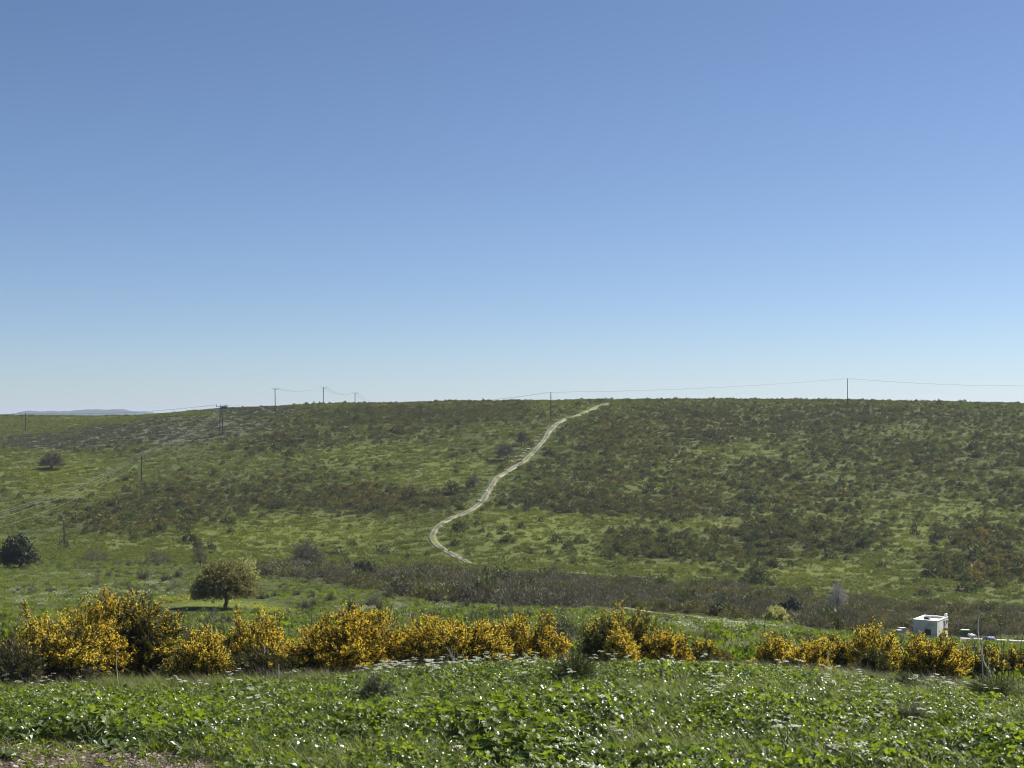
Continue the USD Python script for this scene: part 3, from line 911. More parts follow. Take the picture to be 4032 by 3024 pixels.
# ---------------------------------------------------------------- the grey thicket along the valley
rng = np.random.default_rng(17)
x, y = region(rng, 26000, 100, 262, .43)
P_, px, py = with_z(x, y)
tt, tb = thicket_rows(px)
n1 = fbm2(x, y, 10, 42)
keep = in_thicket(px, py, y) & off_track(x, y + 4, 5.5) & off_track(x, y, 3) & (rng.random(len(x)) < .42 + .6 * (n1 - .3))
T, n1 = P_[keep], n1[keep]
r1 = np.random.default_rng(18)
th = [[('twigs', join_vf(shrub_mesh(r1, 1.9, 1.2, 150, .17, .22), twiggy_mesh(r1, 1.9, 1.2, 24, 3, .15, .018)), m_thicket)] for _ in range(3)] + [[('leaves', shrub_mesh(r1, 1.9, 1.1, 190, .15, .35), m_thicket_olive)] for _ in range(3)] + [[('leaves', shrub_mesh(r1, 2.3, 1.9, 230, .17, .45), m_shrub_green)] for _ in range(2)]
pick = np.where(fbm2(T[:, 0], T[:, 1], 16, 43) + rng.normal(size=len(T)) * .09 > .51, rng.integers(3, 6, len(T)), rng.integers(0, 3, len(T)))
pick = np.where(rng.random(len(T)) < .03 * (fbm2(T[:, 0], T[:, 1], 12, 48) > .42), rng.integers(6, 8, len(T)), pick)
scatter('thicket', th, T, np.clip(-.1 + 2.0 * fbm2(T[:, 0], T[:, 1], 6, 45), .35, 1.7) * rng.uniform(.6, 1.25, len(T)), 'grey brown twiggy thicket filling the valley floor below the hillside', 'thicket', 19, .1, pick)
print('thicket', len(T))
# loose grey bushes along its lower edge
rng = np.random.default_rng(20)
ks = []
for j in range(3):
    c = klass(f'edge_bush_{j}')
    usdkit.mesh(stage, f'{c.GetPath()}/twigs', twiggy_mesh(r1, 1.6, 1.3, 60, 6, .13, .02), m_thicket)
    ks.append(c.GetPath())
for (a, b, s) in [(1470, 2385, 1.1), (1490, 2400, .8), (1530, 2355, .9), (1660, 2350, .8), (1840, 2395, .7), (1720, 2370, .7), (1790, 2372, .8), (1905, 2382, .7), (1965, 2388, .7), (1205, 2395, .9), (1235, 2380, .7), (1180, 2392, .6), (1120, 2340, .6), (1300, 2360, .7), (1740, 2362, .5), (2010, 2398, .6),
                  (560, 2285, 1.3), (380, 2300, .7), (650, 2290, .9), (700, 2275, .9), (505, 2228, .7), (570, 2226, .6), (620, 2230, .6)]:
    copy_of('grey_bush', ks[rng.integers(3)], 'small grey twiggy bush standing loose in the green meadow', 'bush', hit(a, b), rng.uniform(0, 6.28), s, 'loose grey bushes in the meadow')

# ---------------------------------------------------------------- meadow between the knoll and the thicket
rng = np.random.default_rng(21)
x, y = region(rng, 42000, 29, 225, .42)
w_ = np.clip(1.25 - y / 260, .3, 1)
P_, px, py = with_z(x, y)
tt, tb = thicket_rows(px)
inth = (py > tt) & (py < tb) & (px > 955) & (y > 100)
near_tree = np.hypot(x - hit(880, 2388)[0], (y - hit(880, 2388)[1]) * .6) < 5.2
keep = ~in_thicket(px, py, y, 4) & off_track(x, y, 1.6) & off_track(x, y + 2, 2.6) & (~near_tree | (rng.random(len(x)) < .75)) & (rng.random(len(x)) < w_ * (.45 + .9 * (fbm2(x, y, 6, 44) - .2)))
r1 = np.random.default_rng(22)
md = [[('blades', blades(r1, 60, .34, .42, .014, .8, 3), m_meadow)] for _ in range(3)] + [[('leaves', MB().add(*shrub_mesh(r1, .9, .26, 70, .075, .5, .1)).mesh(), m_green)] for _ in range(2)]
scatter('meadow_grass', md, P_[keep], rng.uniform(.6, 1.25, keep.sum()) * np.where(near_tree[keep], .30, 1), 'tall green grass and weeds of the meadow below the knoll', 'grass', 23, .1)
# yellow flowers under and around the dome tree, white ones in the left meadow
yl = []
x, y = region(rng, 30000, 60, 140, .40)
P_, px, py = with_z(x, y)
ring = ells(px, py, [(690, 2368, 90, 10, 1), (840, 2372, 120, 8, .5), (1090, 2412, 60, 10, .9), (990, 2400, 90, 8, .5)])
keep = rng.random(len(x)) < ring * .16
fl = MB().add(*leaf_cloud(r1, np.stack([r1.normal(size=40) * .22, r1.normal(size=40) * .22, r1.uniform(.15, .35, 40)], 1), .045, .8)).mesh()
scatter('yellow_flowers', [[('petals', fl, two_tone('meadow_yellow', (.38, .36, .02), (.62, .58, .04), .6, .2, .3))]], P_[keep], rng.uniform(.7, 1.2, keep.sum()), 'patch of small yellow flowers in the grass around the dome shaped tree', 'flowers', 24)

x, y = region(rng, 26000, 50, 190, .42)
P_, px, py = with_z(x, y)
fleck = ells(px, py, [(250, 2340, 330, 60, 1), (560, 2330, 250, 50, .5), (1500, 2400, 300, 30, .3), (2750, 2480, 300, 30, .4)])
keep = (rng.random(len(x)) < fleck * .30 * (fbm2(x, y, 5, 61) > .5)) & ~in_thicket(px, py, y, 4)
fl = MB().add(*leaf_cloud(r1, np.stack([r1.normal(size=30) * .3, r1.normal(size=30) * .3, r1.uniform(.25, .45, 30)], 1), .035, .8)).mesh()
scatter('meadow_white_flowers', [[('petals', fl, m_white)]], P_[keep], rng.uniform(.6, 1.2, keep.sum()), 'drifts of small white flowers in the grass of the left meadow', 'flowers', 25)
x, y = region(rng, 9000, 36, 215, .42)
P_, px, py = with_z(x, y)
keep = (rng.random(len(x)) < np.clip((fbm2(x, y, 11, 62) - .45) * 2.2, 0, .6)) & ~in_thicket(px, py, y, 4) & off_track(x, y, 2)
scatter('meadow_weeds', [[('stems', twiggy_mesh(r1, .8, .55, 40, 4, .08, .012), m_grey_leaf)] for _ in range(3)] + [[('leaves', shrub_mesh(r1, .9, .5, 80, .07, .4), m_shrub_green)]], P_[keep], rng.uniform(.5, 1.2, keep.sum()), 'grey green weeds standing in drifts above the meadow grass', 'weeds', 26)

# ---------------------------------------------------------------- trees and larger shrubs in the valley and on the hill
tree('dome_tree', 888, None, 274, 2200, 2392, 'dome shaped tree with olive brown leaves and one dark trunk in the green meadow', m_olive, seed=1, crown_low=.27, nleaf=26000, leaf=.072, trunk_r=.17, ntwig=1500, low=-.06, rough=.05, inner=.66)
tree('small_pale_tree', 966, 150, 120, 2178, 2290, 'small pale yellowish tree half hidden behind the dome shaped tree', m_pale_leaf, seed=2, nleaf=1400, leaf=.10, trunk_r=.09, ntwig=240, inner=.4)
tree('evergreen_shrub', 72, 172, 158, 2098, 2225, 'dark bluish evergreen shrub with many stems at the left edge of the meadow', m_dark_leaf, 'shrub', seed=3, crown_low=.22, nleaf=5200, leaf=.16, trunk_r=.13, stems=3, ntwig=420, rough=.2, inner=.4, low=-.1)
tree('bare_hill_tree', 203, None, 104, 1775, 1852, 'round reddish brown bare tree standing alone in the left hillside meadow', None, seed=4, crown_low=.24, nleaf=5200, leaf=.26, trunk_r=.24, twigmat=m_red_twig, ntwig=420, low=-.05, rough=.1, inner=.5)
tree('bare_dome_shrub', 1210, 222, 150, 2120, 2226, 'dome of bare brown twigs at the top edge of the grey thicket', None, 'shrub', seed=5, crown_low=.10, nleaf=3600, leaf=.24, trunk_r=.13, stems=3, twigmat=m_thicket, ntwig=500, rough=.1, inner=.4)
tree('dark_thicket_bush', 1432, 186, 100, 2208, 2290, 'dark leafy bush standing up out of the grey thicket', m_dark_leaf, 'bush', seed=6, crown_low=.12, nleaf=3600, leaf=.15, trunk_r=.08, stems=3, ntwig=240, rough=.25)
tree('track_tree', 2000, None, 92, 1746, 1816, 'thin bare grey tree on a leaning trunk just left of the rocky track', None, seed=7, crown_low=.42, nleaf=1900, leaf=.26, trunk_r=.16, twigmat=m_twig, ntwig=330, lean=-.12, rough=.2)
tree('upper_track_tree', 2054, None, 52, 1699, 1757, 'small bare grey tree uphill of the leaning tree beside the track', None, seed=8, crown_low=.35, nleaf=1100, leaf=.24, trunk_r=.13, twigmat=m_twig, ntwig=220, rough=.2)
tree('thin_slope_tree', 1866, None, 46, 1862, 1922, 'thin pale grey sapling on the green slope left of the track', None, seed=9, crown_low=.4, nleaf=500, leaf=.22, trunk_r=.09, twigmat=m_twig, ntwig=120, rough=.25)
tree('grey_tree', 3298, 190, 84, 2284, 2380, 'leafless silver grey tree rising from the thicket behind the white building', None, seed=10, crown_low=.34, nleaf=1700, leaf=.16, trunk_r=.10, twigmat=plain('silver_twig', (.30, .28, .27), .8), ntwig=320, rough=.15, inner=.4)
tree('dark_round_bush', 3112, 155, 112, 2342, 2436, 'dark green round bush in the thicket behind the pale dome tree', m_dark_leaf, 'bush', seed=11, crown_low=.08, nleaf=4600, leaf=.11, trunk_r=.09, stems=3, ntwig=300, rough=.2)
tree('pale_dome_tree', 3056, 126, 108, 2384, 2468, 'small dome shaped tree with pale yellow green leaves at the edge of the thicket', m_pale_leaf, seed=12, crown_low=.22, nleaf=6000, leaf=.060, trunk_r=.07, ntwig=320, rough=.1, inner=.5)
tree('meadow_sapling', 788, 190, 64, 2130, 2228, 'bare brown sapling standing behind the dome shaped tree to its left', None, seed=13, crown_low=.3, nleaf=700, leaf=.2, trunk_r=.07, twigmat=m_thicket, ntwig=160, rough=.25)
tree('silver_bush', 2208, 46, 190, 2398, 2530, 'grey green willowy bush behind the yellow broom', m_grey_leaf, 'bush', seed=14, crown_low=.05, nleaf=4200, leaf=.030, trunk_r=.03, stems=3, ntwig=420, rough=.22, inner=.4)
tree('small_conifer', 1383, 75, 44, 2340, 2440, 'small dark pointed bush behind the tallest yellow broom spike', m_shrub_green, 'bush', seed=15, crown_low=.06, nleaf=1300, leaf=.05, trunk_r=.03, stems=2, ntwig=200, rough=.35)
tree('ridge_bush', 886, 452, 30, 1596, 1612, 'dark round bush on the skyline behind the twin pole', m_dark_leaf, 'bush', seed=16, crown_low=.08, nleaf=500, leaf=.22, trunk_r=.1, stems=2, ntwig=120)
tree('dry_bush', 372, 205, 140, 2156, 2196, 'low patch of dry purplish twigs behind the left meadow bank', None, 'bush', seed=17, crown_low=.05, nleaf=1600, leaf=.16, trunk_r=.05, stems=3, twigmat=m_thicket, ntwig=260, rough=.3)
tree('dry_bush', 622, 205, 130, 2152, 2196, 'low dry silvery grey bush between the dry purplish patch and the sapling', None, 'bush', seed=18, crown_low=.05, nleaf=1500, leaf=.16, trunk_r=.05, stems=3, twigmat=m_twig, ntwig=240, rough=.3)
tree('slope_bush', 1510, 245, 110, 2140, 2212, 'wide dark bush on the slope just above the thicket', m_shrub_green, 'bush', seed=19, crown_low=.05, nleaf=1600, leaf=.16, trunk_r=.06, stems=3, ntwig=200, rough=.35)
tree('slope_bush', 1330, 240, 110, 2156, 2216, 'wide dark bush between the brown twig dome and the other slope bush', m_shrub_green, 'bush', seed=20, crown_low=.05, nleaf=1600, leaf=.16, trunk_r=.06, stems=3, ntwig=200, rough=.35)
tree('edge_shrub', 2990, 232, 140, 2216, 2300, 'large dark shrub on the upper edge of the thicket', m_shrub_green, 'shrub', seed=21, crown_low=.05, nleaf=1900, leaf=.17, trunk_r=.06, stems=3, ntwig=220, rough=.35)
tree('edge_shrub', 3640, 228, 110, 2292, 2370, 'dark purplish shrub above the white building on the hillside edge', m_thicket_olive, 'shrub', seed=22, crown_low=.05, nleaf=1500, leaf=.16, trunk_r=.06, stems=3, ntwig=200, rough=.35)

# ---------------------------------------------------------------- broom bushes along the edge of the knoll
broom('broom_bush', 10, 395, 2425, 28.6, 'broom bush with a yellow crown over bare grey twigs at the left edge', .80, 1, .40, .7, dry=True)
broom('broom_bush', 235, 500, 2345, 29.6, 'tall broom flowering yellow on its left side, beside the largest bush', .85, 17, .2, .8)
broom('broom_bush', 300, 715, 2335, 30.4, 'largest broom bush, olive green with few flowers and a dark shaded base', .44, 2, .28, .7)
broom('broom_bush', 690, 905, 2480, 29.5, 'low yellow broom bush leaning against the largest bush', .88, 3, .12, .8)
broom('broom_bush', 850, 1160, 2420, 31.2, 'broom bush with a yellow crown and a bare base, behind a thin black stalk', .80, 4, .35, .8)
broom('broom_bush', 1160, 1580, 2405, 30.2, 'brightest yellow broom bush, topped by one tall flowering spike', .95, 5, .18, .75, spiky=.14)
broom('broom_bush', 1530, 1810, 2440, 30.6, 'yellow broom bush with a brownish middle, right of the brightest one', .85, 6, .2, .8)
broom('broom_bush', 1700, 2000, 2455, 30.0, 'rounded golden broom bush behind a tuft of dry grass', .95, 7, .22, .8)
broom('broom_bush', 1900, 2250, 2425, 31.0, 'wide yellow broom bush in front of the grey green willowy bush', .80, 8, .15, .7)
broom('broom_bush', 2265, 2610, 2395, 34.5, 'dark olive broom bush with sparse flowers, set back from the others', .34, 9, .25, .8)
broom('broom_bush', 2385, 2500, 2485, 30.5, 'small cone of bright yellow broom in front of the dark olive one', 1.0, 10, .0, .9, spiky=.25)
broom('broom_bush', 2520, 2710, 2490, 32.0, 'pointed dull yellow broom bush just right of the small bright cone', .72, 11, .1, .8)
broom('broom_bush', 2690, 2880, 2525, 35.0, 'thin sparse broom with few orange flowers between two fuller bushes', .45, 12, .1, .8)
broom('broom_bush', 2970, 3130, 2515, 32.0, 'yellow broom bush beside the rusty post', .85, 13, .1, .8)
broom('broom_bush', 3080, 3270, 2530, 31.0, 'deep golden low broom bush right of the rusty post', .95, 14, .08, .8)
broom('broom_bush', 3230, 3340, 2520, 33.5, 'small patchy broom bush next to a tall dry curved stalk', .6, 15, .15, .8)
broom('broom_bush', 3345, 3545, 2462, 33.0, 'full yellow broom bush in front of the stone gate pillars', .88, 36, .28, .8)
broom('broom_bush', 3555, 3800, 2502, 31.0, 'yellow broom bush below the white building with a dark base', .88, 18, .30, .8)
broom('broom_bush', 3800, 3960, 2556, 36.0, 'dull brownish broom behind the white dry stalk', .35, 19, .05, .8)
broom('broom_bush', 3930, 4120, 2552, 37.0, 'dull orange brown broom at the right edge', .40, 20, .05, .8)
broom('bare_bush', -60, 170, 2480, 27.6, 'tangle of bare grey twigs at the left edge below the yellow crown', 0.0, 21, .95, .8, dry=True, group=None)
broom('bare_bush', 900, 1170, 2560, 29.4, 'low grey twiggy undergrowth below two yellow broom bushes', 0.05, 22, .7, .6, dry=True, group=None)
broom('bare_bush', 3380, 3500, 2560, 30.5, 'dark leafless shrub in the shade under the full yellow broom', 0.02, 23, .5, .6, dry=False, group=None)

# ---------------------------------------------------------------- the weedy knoll in front
rng = np.random.default_rng(31)
r1 = np.random.default_rng(32)
DARKLEAF = [(300, 2860, 420, 90, 1), (750, 2880, 200, 70, .7), (2250, 2840, 260, 70, 1), (1930, 2890, 220, 60, 1), (1400, 2880, 260, 60, .6), (2950, 2840, 250, 60, .7), (1000, 2760, 120, 60, .4), (3300, 2850, 200, 50, .5), (2100, 3000, 160, 40, 1), (3900, 2980, 200, 40, .5), (2700, 2640, 300, 60, .5)]
GRASSY = [(2650, 2770, 500, 80, 1), (2500, 2985, 400, 40, 1), (3300, 2760, 500, 60, .6), (1500, 2830, 350, 60, .5), (950, 2950, 200, 50, .8), (600, 2750, 300, 40, .4)]
UMBEL = [(1560, 2665, 360, 30, 1), (2020, 2620, 330, 40, 1), (2250, 2580, 160, 20, 1), (120, 2720, 200, 25, 1), (700, 2660, 300, 18, .8), (2650, 2600, 350, 25, .6), (3250, 2650, 260, 30, .6), (3560, 2640, 120, 20, .9), (3700, 2720, 120, 40, .6), (2120, 2700, 160, 30, .8), (2500, 2700, 700, 40, .12), (3300, 2780, 600, 120, .10), (2600, 2850, 600, 80, .06), (900, 2720, 400, 40, .15)]


def knoll(n, half=.47, y1=30):
    x, y = region(rng, n, 10.8, y1, half)
    P, px, py = with_z(x, y)
    soil = in_soil(px, py) + ells(px, py, [(2230, 2948, 170, 16, 1), (1830, 2960, 120, 15, 1)])
    return P, px, py, soil


# mallows: round lobed leaves
P_, px, py, soil = knoll(15000)
dk, gr = ells(px, py, DARKLEAF), ells(px, py, GRASSY)
nz = fbm2(P_[:, 0], P_[:, 1], 1.3, 51)
keep = rng.random(len(px)) < np.clip(.30 + .55 * dk + .8 * (nz - .45) - .28 * gr, .05, .95) * np.clip(1 - soil * 1.3, 0, 1) * np.where(P_[:, 1] > 27, .3, 1)
M, mdk, mpx, mpy = P_[keep], dk[keep], px[keep], py[keep]
msc = rng.uniform(.65, 1.05, len(M)) * (1 + .45 * mdk)
near = (M[:, 1] < 16.6) & (mpx > -60) & (mpx < 4090) & (mpy < 3130)
idx_near = np.where(near)[0]
idx_near = idx_near[np.argsort(-(msc[idx_near] / M[idx_near, 1]))][:110]
single = np.zeros(len(M), bool)
single[idx_near] = True
protos = []
for j in range(6):
    lv, st = mallow_parts(r1, 17, .24, .24, (.018, .046))
    mb = MB()
    for v, f_ in lv:
        mb.add(v, f_)
    protos.append([('leaves', mb.mesh(), m_green if j % 2 else m_glossy), ('stalks', MB().add(*st).mesh(), m_stem)])
scatter('leafy_weeds', protos, M[~single], msc[~single], 'broad lobed green weeds covering the knoll in the foreground', 'weeds', 33, .18)
ks = []
for j in range(4):
    c = klass(f'mallow_{j}')
    lv, st = mallow_parts(r1, 20, .29, .28, (.028, .062))
    for q, (v, f_) in enumerate(lv):
        usdkit.mesh(stage, f'{c.GetPath()}/leaf' + (f'_{q:03d}' if q else ''), (v, f_), m_glossy if j % 2 else m_green)
    usdkit.mesh(stage, f'{c.GetPath()}/stalks', MB().add(*st).mesh(), m_stem)
    ks.append(c.GetPath())
for j, i in enumerate(np.where(single)[0]):
    z_ = next(t for q, t in ((900, 'at the edge of the bare soil'), (1650, 'below the grey green fennel tuft'), (1950, 'left of the dark rounded stone'), (2150, 'right of the dark rounded stone'), (2600, 'above the bare gap with stones'), (3500, 'around the grey concrete block'), (9000, 'in the right corner of the knoll')) if pix(*M[i])[0] < q)
    copy_of('mallow_plant', ks[j % 4], 'low mallow plant with broad lobed leaves ' + z_, 'plant', M[i], rng.uniform(0, 6.28), msc[i], 'mallow plants ' + z_)

# long leaved rosettes, waxy
P_, px, py, soil = knoll(11000)
dk, gr = ells(px, py, DARKLEAF), ells(px, py, GRASSY)
keep = rng.random(len(px)) < np.clip(.24 + .75 * dk - .15 * gr + .8 * (fbm2(P_[:, 0], P_[:, 1], 1.1, 52) - .5), .03, .9) * np.clip(1 - soil * 1.1, .03, 1)
scatter('thistle_weeds', [[('leaves', rosette(r1, 14, .20, .026, .9), m_bluish if j % 2 else m_glossy)] for j in range(4)], P_[keep], rng.uniform(.6, 1.25, keep.sum()), 'waxy long leaved weeds glinting between the broad leaved ones', 'weeds', 34, .15)

# grass
P_, px, py, soil = knoll(16000)
gr = ells(px, py, GRASSY)
keep = rng.random(len(px)) < np.clip(.35 + .6 * gr + .8 * (fbm2(P_[:, 0], P_[:, 1], 1.7, 53) - .5), .06, 1) * np.clip(1 - soil * .9, 0, 1)
scatter('knoll_grass', [[('blades', blades(r1, 34, .24, .11, .0045, .7), m_grass)] for _ in range(4)], P_[keep], rng.uniform(.6, 1.3, keep.sum()), 'bright green grass growing between the weeds on the knoll', 'grass', 35, .15)

# white umbels
P_, px, py, soil = knoll(9000, y1=29)
keep = rng.random(len(px)) < np.clip(ells(px, py, UMBEL) * .11 + .006, 0, 1) * np.clip(1 - soil * 1.3, 0, 1) * (.35 + 1.1 * fbm2(P_[:, 0], P_[:, 1], .9, 54))
um = []
for _ in range(4):
    a, b = umbel(r1, .34, .05)
    um.append([('stalks', a, m_stem), ('flowers', b, m_white)])
scatter('white_umbels', um, P_[keep], rng.uniform(.7, 1.2, keep.sum()), 'flat white umbel flowers standing above the weeds on the knoll', 'flowers', 36, .1)
print('mallow', len(M), 'umbels', keep.sum())

# fennel tufts
for (a, b, w, h, lb) in [(2262, 2705, 1.05, .75, 'large feathery dark green fennel tuft in the middle of the knoll'), (1480, 2785, .75, .5, 'feathery grey green fennel tuft left of the large dark one'),
                         (3460, 2855, .50, .32, 'small dark feathery tuft left of two greyer ones'), (3590, 2870, .55, .36, 'small greyish feathery tuft between the dark one and a round one'),
                         (3715, 2890, .38, .30, 'small round feathery tuft, the rightmost of three'), (3920, 2762, 1.35, .72, 'wide feathery fennel tuft around the feet of the dead stalks'),
                         (3570, 2720, .9, .42, 'spreading dark fennel tuft below the yellow broom and white building')]:
    p = ground_at(a, 25.0) if a == 3920 else hit(a, b)
    t = thing('fennel_tuft', lb, 'plant', p, group='fennel tufts on the knoll')
    st, lv = feathery(r1, w, h, int(110 + 60 * w))
    obj('stalks', st, m_stem, t)
    obj('leaves', lv, m_grey_leaf if 'grey' in lb else m_shrub_green if 'dark' in lb or 'wide' in lb else m_green, t)

# tall grass below the broom
x = rng.uniform(-420, 3900, 2600)
Y = np.interp(x, [-420, 900, 1800, 2400, 3300, 4032], [27.2, 28.6, 29.2, 29.4, 29.5, 27]) + rng.normal(size=len(x)) * .8
X = (x - 2016) / F * Y
P_ = np.stack([X, Y, height(X, Y)], 1)
scatter('tall_grass', [[('blades', blades(r1, 46, .42, .20, .005, .6), m_grass if _ else m_meadow)] for _ in range(3)] + [[('blades', blades(r1, 26, .5, .18, .004, .6), m_twig)]], P_, rng.uniform(.5, 1.1, len(P_)), 'tall grass mixed with dry blades along the foot of the broom bushes', 'grass', 37)

# soil with stones at the lower left
n = 5200
P_, px, py, soil = knoll(n * 3, y1=17)
s2 = np.maximum(in_soil(px, py), ells(px, py, [(2230, 2948, 170, 18, .8), (1830, 2962, 120, 16, .9), (2000, 2920, 90, 14, .8)]))
keep = rng.random(len(px)) < s2 * .75
rk = [[('stone', rock_mesh(r1, (.075, .05, .028), 1), m_gravel)] for _ in range(4)]
scatter('gravel', rk, P_[keep] + [0, 0, .006], rng.uniform(.25, .8, keep.sum()), 'small pale stone chips and clods spread over the bare soil', 'gravel', 38, .3)
keep = rng.random(len(px)) < s2 * .22
scatter('soil_weeds', [[('leaves', rosette(r1, 9, .09, .010, .9), m_green)], [('blades', blades(r1, 16, .10, .06, .003, .9), m_grass)], [('blades', blades(r1, 14, .14, .08, .003, 1.3), m_twig)]], P_[keep], rng.uniform(.6, 1.3, keep.sum()), 'sparse tiny weeds and dry stalks on the bare soil', 'weeds', 39, .2)
spots = [(52, 2985, 30), (88, 3000, 26), (75, 2952, 20), (18, 2954, 24), (133, 2952, 14), (162, 2958, 12), (308, 2950, 26), (330, 2933, 20), (275, 2942, 18), (325, 2992, 16), (378, 2977, 10), (495, 2962, 26), (562, 2973, 15), (585, 2983, 16),
         (110, 2940, 14), (215, 2960, 18), (385, 2968, 12), (430, 2960, 14), (455, 2975, 18), (535, 2990, 12), (25, 2978, 12), (240, 2996, 16), (290, 3010, 18), (400, 3000, 16), (470, 3008, 16), (620, 2985, 14), (650, 3000, 16), (700, 3008, 14), (350, 2945, 14), (60, 3015, 16), (160, 3012, 18), (560, 3012, 12), (200, 3018, 14), (430, 2990, 10)]
for k, (a, b, s) in enumerate(spots):
    p = hit(a, b)
    w = s / F * p[1] * 1.15
    v, f_ = rock_mesh(r1, (w * 1.3, w, w * .5), 2)
    tag(obj('stone', (v + p + [0, 0, w * .12], f_), m_stone), ('large' if s >= 22 else 'medium' if s >= 16 else 'small') + ' pale limestone chip ' + ('at the left end of' if a < 200 else 'in the middle of' if a < 460 else 'at the right tip of') + ' the bare brown soil', 'stone', 'stones on the bare soil')
for k, (a, b, s) in enumerate([(2165, 2945, 30), (2200, 2940, 24), (2335, 2938, 44), (2100, 2905, 40), (2095, 2895, 30), (1770, 2945, 30), (1800, 2955, 34), (1845, 2962, 26), (1905, 2890, 34), (1930, 2955, 22), (2010, 2935, 18), (2270, 2928, 20), (1755, 2938, 20)]):
    p = hit(a, b)
    w = s / F * p[1] * 1.1
    v, f_ = rock_mesh(r1, (w * 1.4, w, w * .6), 2)
    tag(obj('pale_stone', (v + p + [0, 0, w * .2], f_), m_stone), 'pale stone on the bare gap under the dark broad leaves', 'stone', 'stones under the dark leaves')
p = hit(1448, 2900)
v, f_ = rock_mesh(r1, (.26, .16, .09), 2)
tag(obj('flat_stone', (v + p + [0, 0, .20], f_), m_stone), 'flat whitish stone showing among the weeds below the fennel tuft', 'stone')
p = hit(3290, 3022)
blk = box(.125, .16, .13, (0, 0, .075), .2)
tag(obj('concrete_block', (blk.vertices * (1 + .06 * (r1.random((8, 1)) - .5)) + p + [0, 0, .03], blk.faces), plain('concrete', (.16, .16, .17), .9)), 'grey broken concrete block among the weeds at the bottom edge', 'block')
p = hit(1920, 2925)
v, f_ = rock_mesh(r1, (.20, .16, .15), 2)
tag(obj('dark_stone', (v + p + [0, 0, .06], f_), plain('dark_rock', (.10, .085, .085), .9)), 'dark rounded stone in the shade under broad leaves', 'stone')
# pink-white litter and a poppy
p = hit(3352, 2632)
t = thing('poppy', 'single red poppy at the back edge of the knoll', 'flower', p)
obj('stalk', MB().add(*tubes(np.array([[[0, 0, 0], [.01, 0, .2], [.0, 0, .40]]]), .004)).mesh(), m_stem, t)
obj('petals', MB().add(*leaf_cloud(r1, np.array([[0, 0, .41]]) + r1.normal(size=(7, 3)) * .02, .04, .9)).mesh(), plain('poppy_red', (.62, .05, .02), .6), t)

# stalks
def stalk(name, pts, r, mat, label, group=None, Y=26.0, branches=()):
    """a dry stalk through points of the photograph at the distance Y, on the ground."""
    a = np.array([[(q[0] - 2016) / F * Y, Y + (q[2] if len(q) > 2 else 0), (HOR - q[1]) / F * Y] for q in pts])
    g = float(height(a[:1, 0], a[:1, 1])[0])
    a[0, 2] = min(a[0, 2], g - .02)
    s = np.linspace(0, 1, len(a))
    ss = np.linspace(0, 1, 14)
    c = np.stack([PchipInterpolator(s, a[:, k])(ss) for k in range(3)], 1)
    o = c[0].copy()
    t = thing(name, label, 'stalk', o, group=group)
    obj('stem', MB().add(*tubes((c - o)[None], np.linspace(r, r * .55, 14)[None], 6)).mesh(), mat, t)
    for bpts in branches:
        bb = np.array([[(q[0] - 2016) / F * Y, Y, (HOR - q[1]) / F * Y] for q in bpts]) - o
        obj('branch', MB().add(*tubes(bb[None], np.linspace(r * .6, r * .3, len(bb))[None], 5)).mesh(), mat, t)
    return t


YS = 25.2
stalk('white_stalk', [(3898, 2680), (3897, 2648), (3880, 2620), (3872, 2598), (3869, 2575), (3866, 2555), (3868, 2540), (3874, 2524)], .011, m_bone, 'bleached white dry stalk bent in the middle, right of the yellow broom', Y=YS, branches=[[(3893, 2660), (3894, 2630), (3893, 2600), (3892, 2592), (3902, 2588)]])
stalk('white_stalk', [(3874, 2705), (3868, 2600), (3858, 2540), (3851, 2475), (3852, 2445), (3858, 2424), (3864, 2416)], .009, m_bone, 'tall thin stalk with a white top and forked tip beside the bent white one', Y=YS, branches=[[(3862, 2418), (3858, 2405), (3853, 2394), (3852, 2382)], [(3864, 2416), (3880, 2411), (3893, 2404)]])
for k, pts in enumerate([[(3900, 2740), (3902, 2660), (3906, 2560)], [(3872, 2720), (3866, 2640), (3862, 2500), (3866, 2440)], [(3944, 2730), (3944, 2600), (3936, 2440)], [(3920, 2725), (3925, 2620), (3930, 2560), (3912, 2480)], [(3963, 2735), (3970, 2640), (3978, 2560)], [(3986, 2730), (3992, 2640), (4000, 2580)],
                           [(3885, 2690), (3872, 2630), (3868, 2560)], [(3960, 2720), (3975, 2620), (3985, 2560)], [(4010, 2740), (4018, 2560), (4040, 2480)], [(3936, 2720), (3950, 2600), (3953, 2520)]]):
    stalk('dead_stalk', pts, .007, m_dead, 'thin dark dead stalk in the cluster at the right edge', 'dead stalks at the right edge', YS + .2 * (k % 3))
stalk('dead_stalk', [(1044, 2728), (1044, 2680), (1046, 2615)], .010, m_dead, 'single upright black stalk in front of the bare broom base', None, 25.0)
stalk('pale_stalk', [(1098, 2672), (1098, 2640), (1098, 2615)], .010, m_bone, 'short upright white stalk right of the black one', None, 26.5)
stalk('pale_stalk', [(3262, 2622), (3261, 2590), (3266, 2566), (3274, 2556)], .010, m_bone, 'curved dry cream stalk left of the full yellow broom', None, 29.5)
stalk('twig_stalk', [(3005, 2520), (3012, 2450), (3022, 2405), (3033, 2382)], .009, m_dead, 'thin dark leaning stalk left of the rusty post', None, 33.0)
stalk('dead_stalk', [(380, 2720), (378, 2640), (380, 2600)], .007, m_dead, 'thin dark stalk in the tall grass below the largest broom', None, 26.6)
stalk('dead_stalk', [(470, 2640), (458, 2600), (462, 2545)], .008, m_bone, 'pale broken stalk in the shade of the largest broom', None, 27.6)
stalk('twig_stalk', [(1225, 2440), (1232, 2360), (1250, 2310)], .012, m_twig, 'thin tall grey weed stalk behind the brightest broom', None, 45)
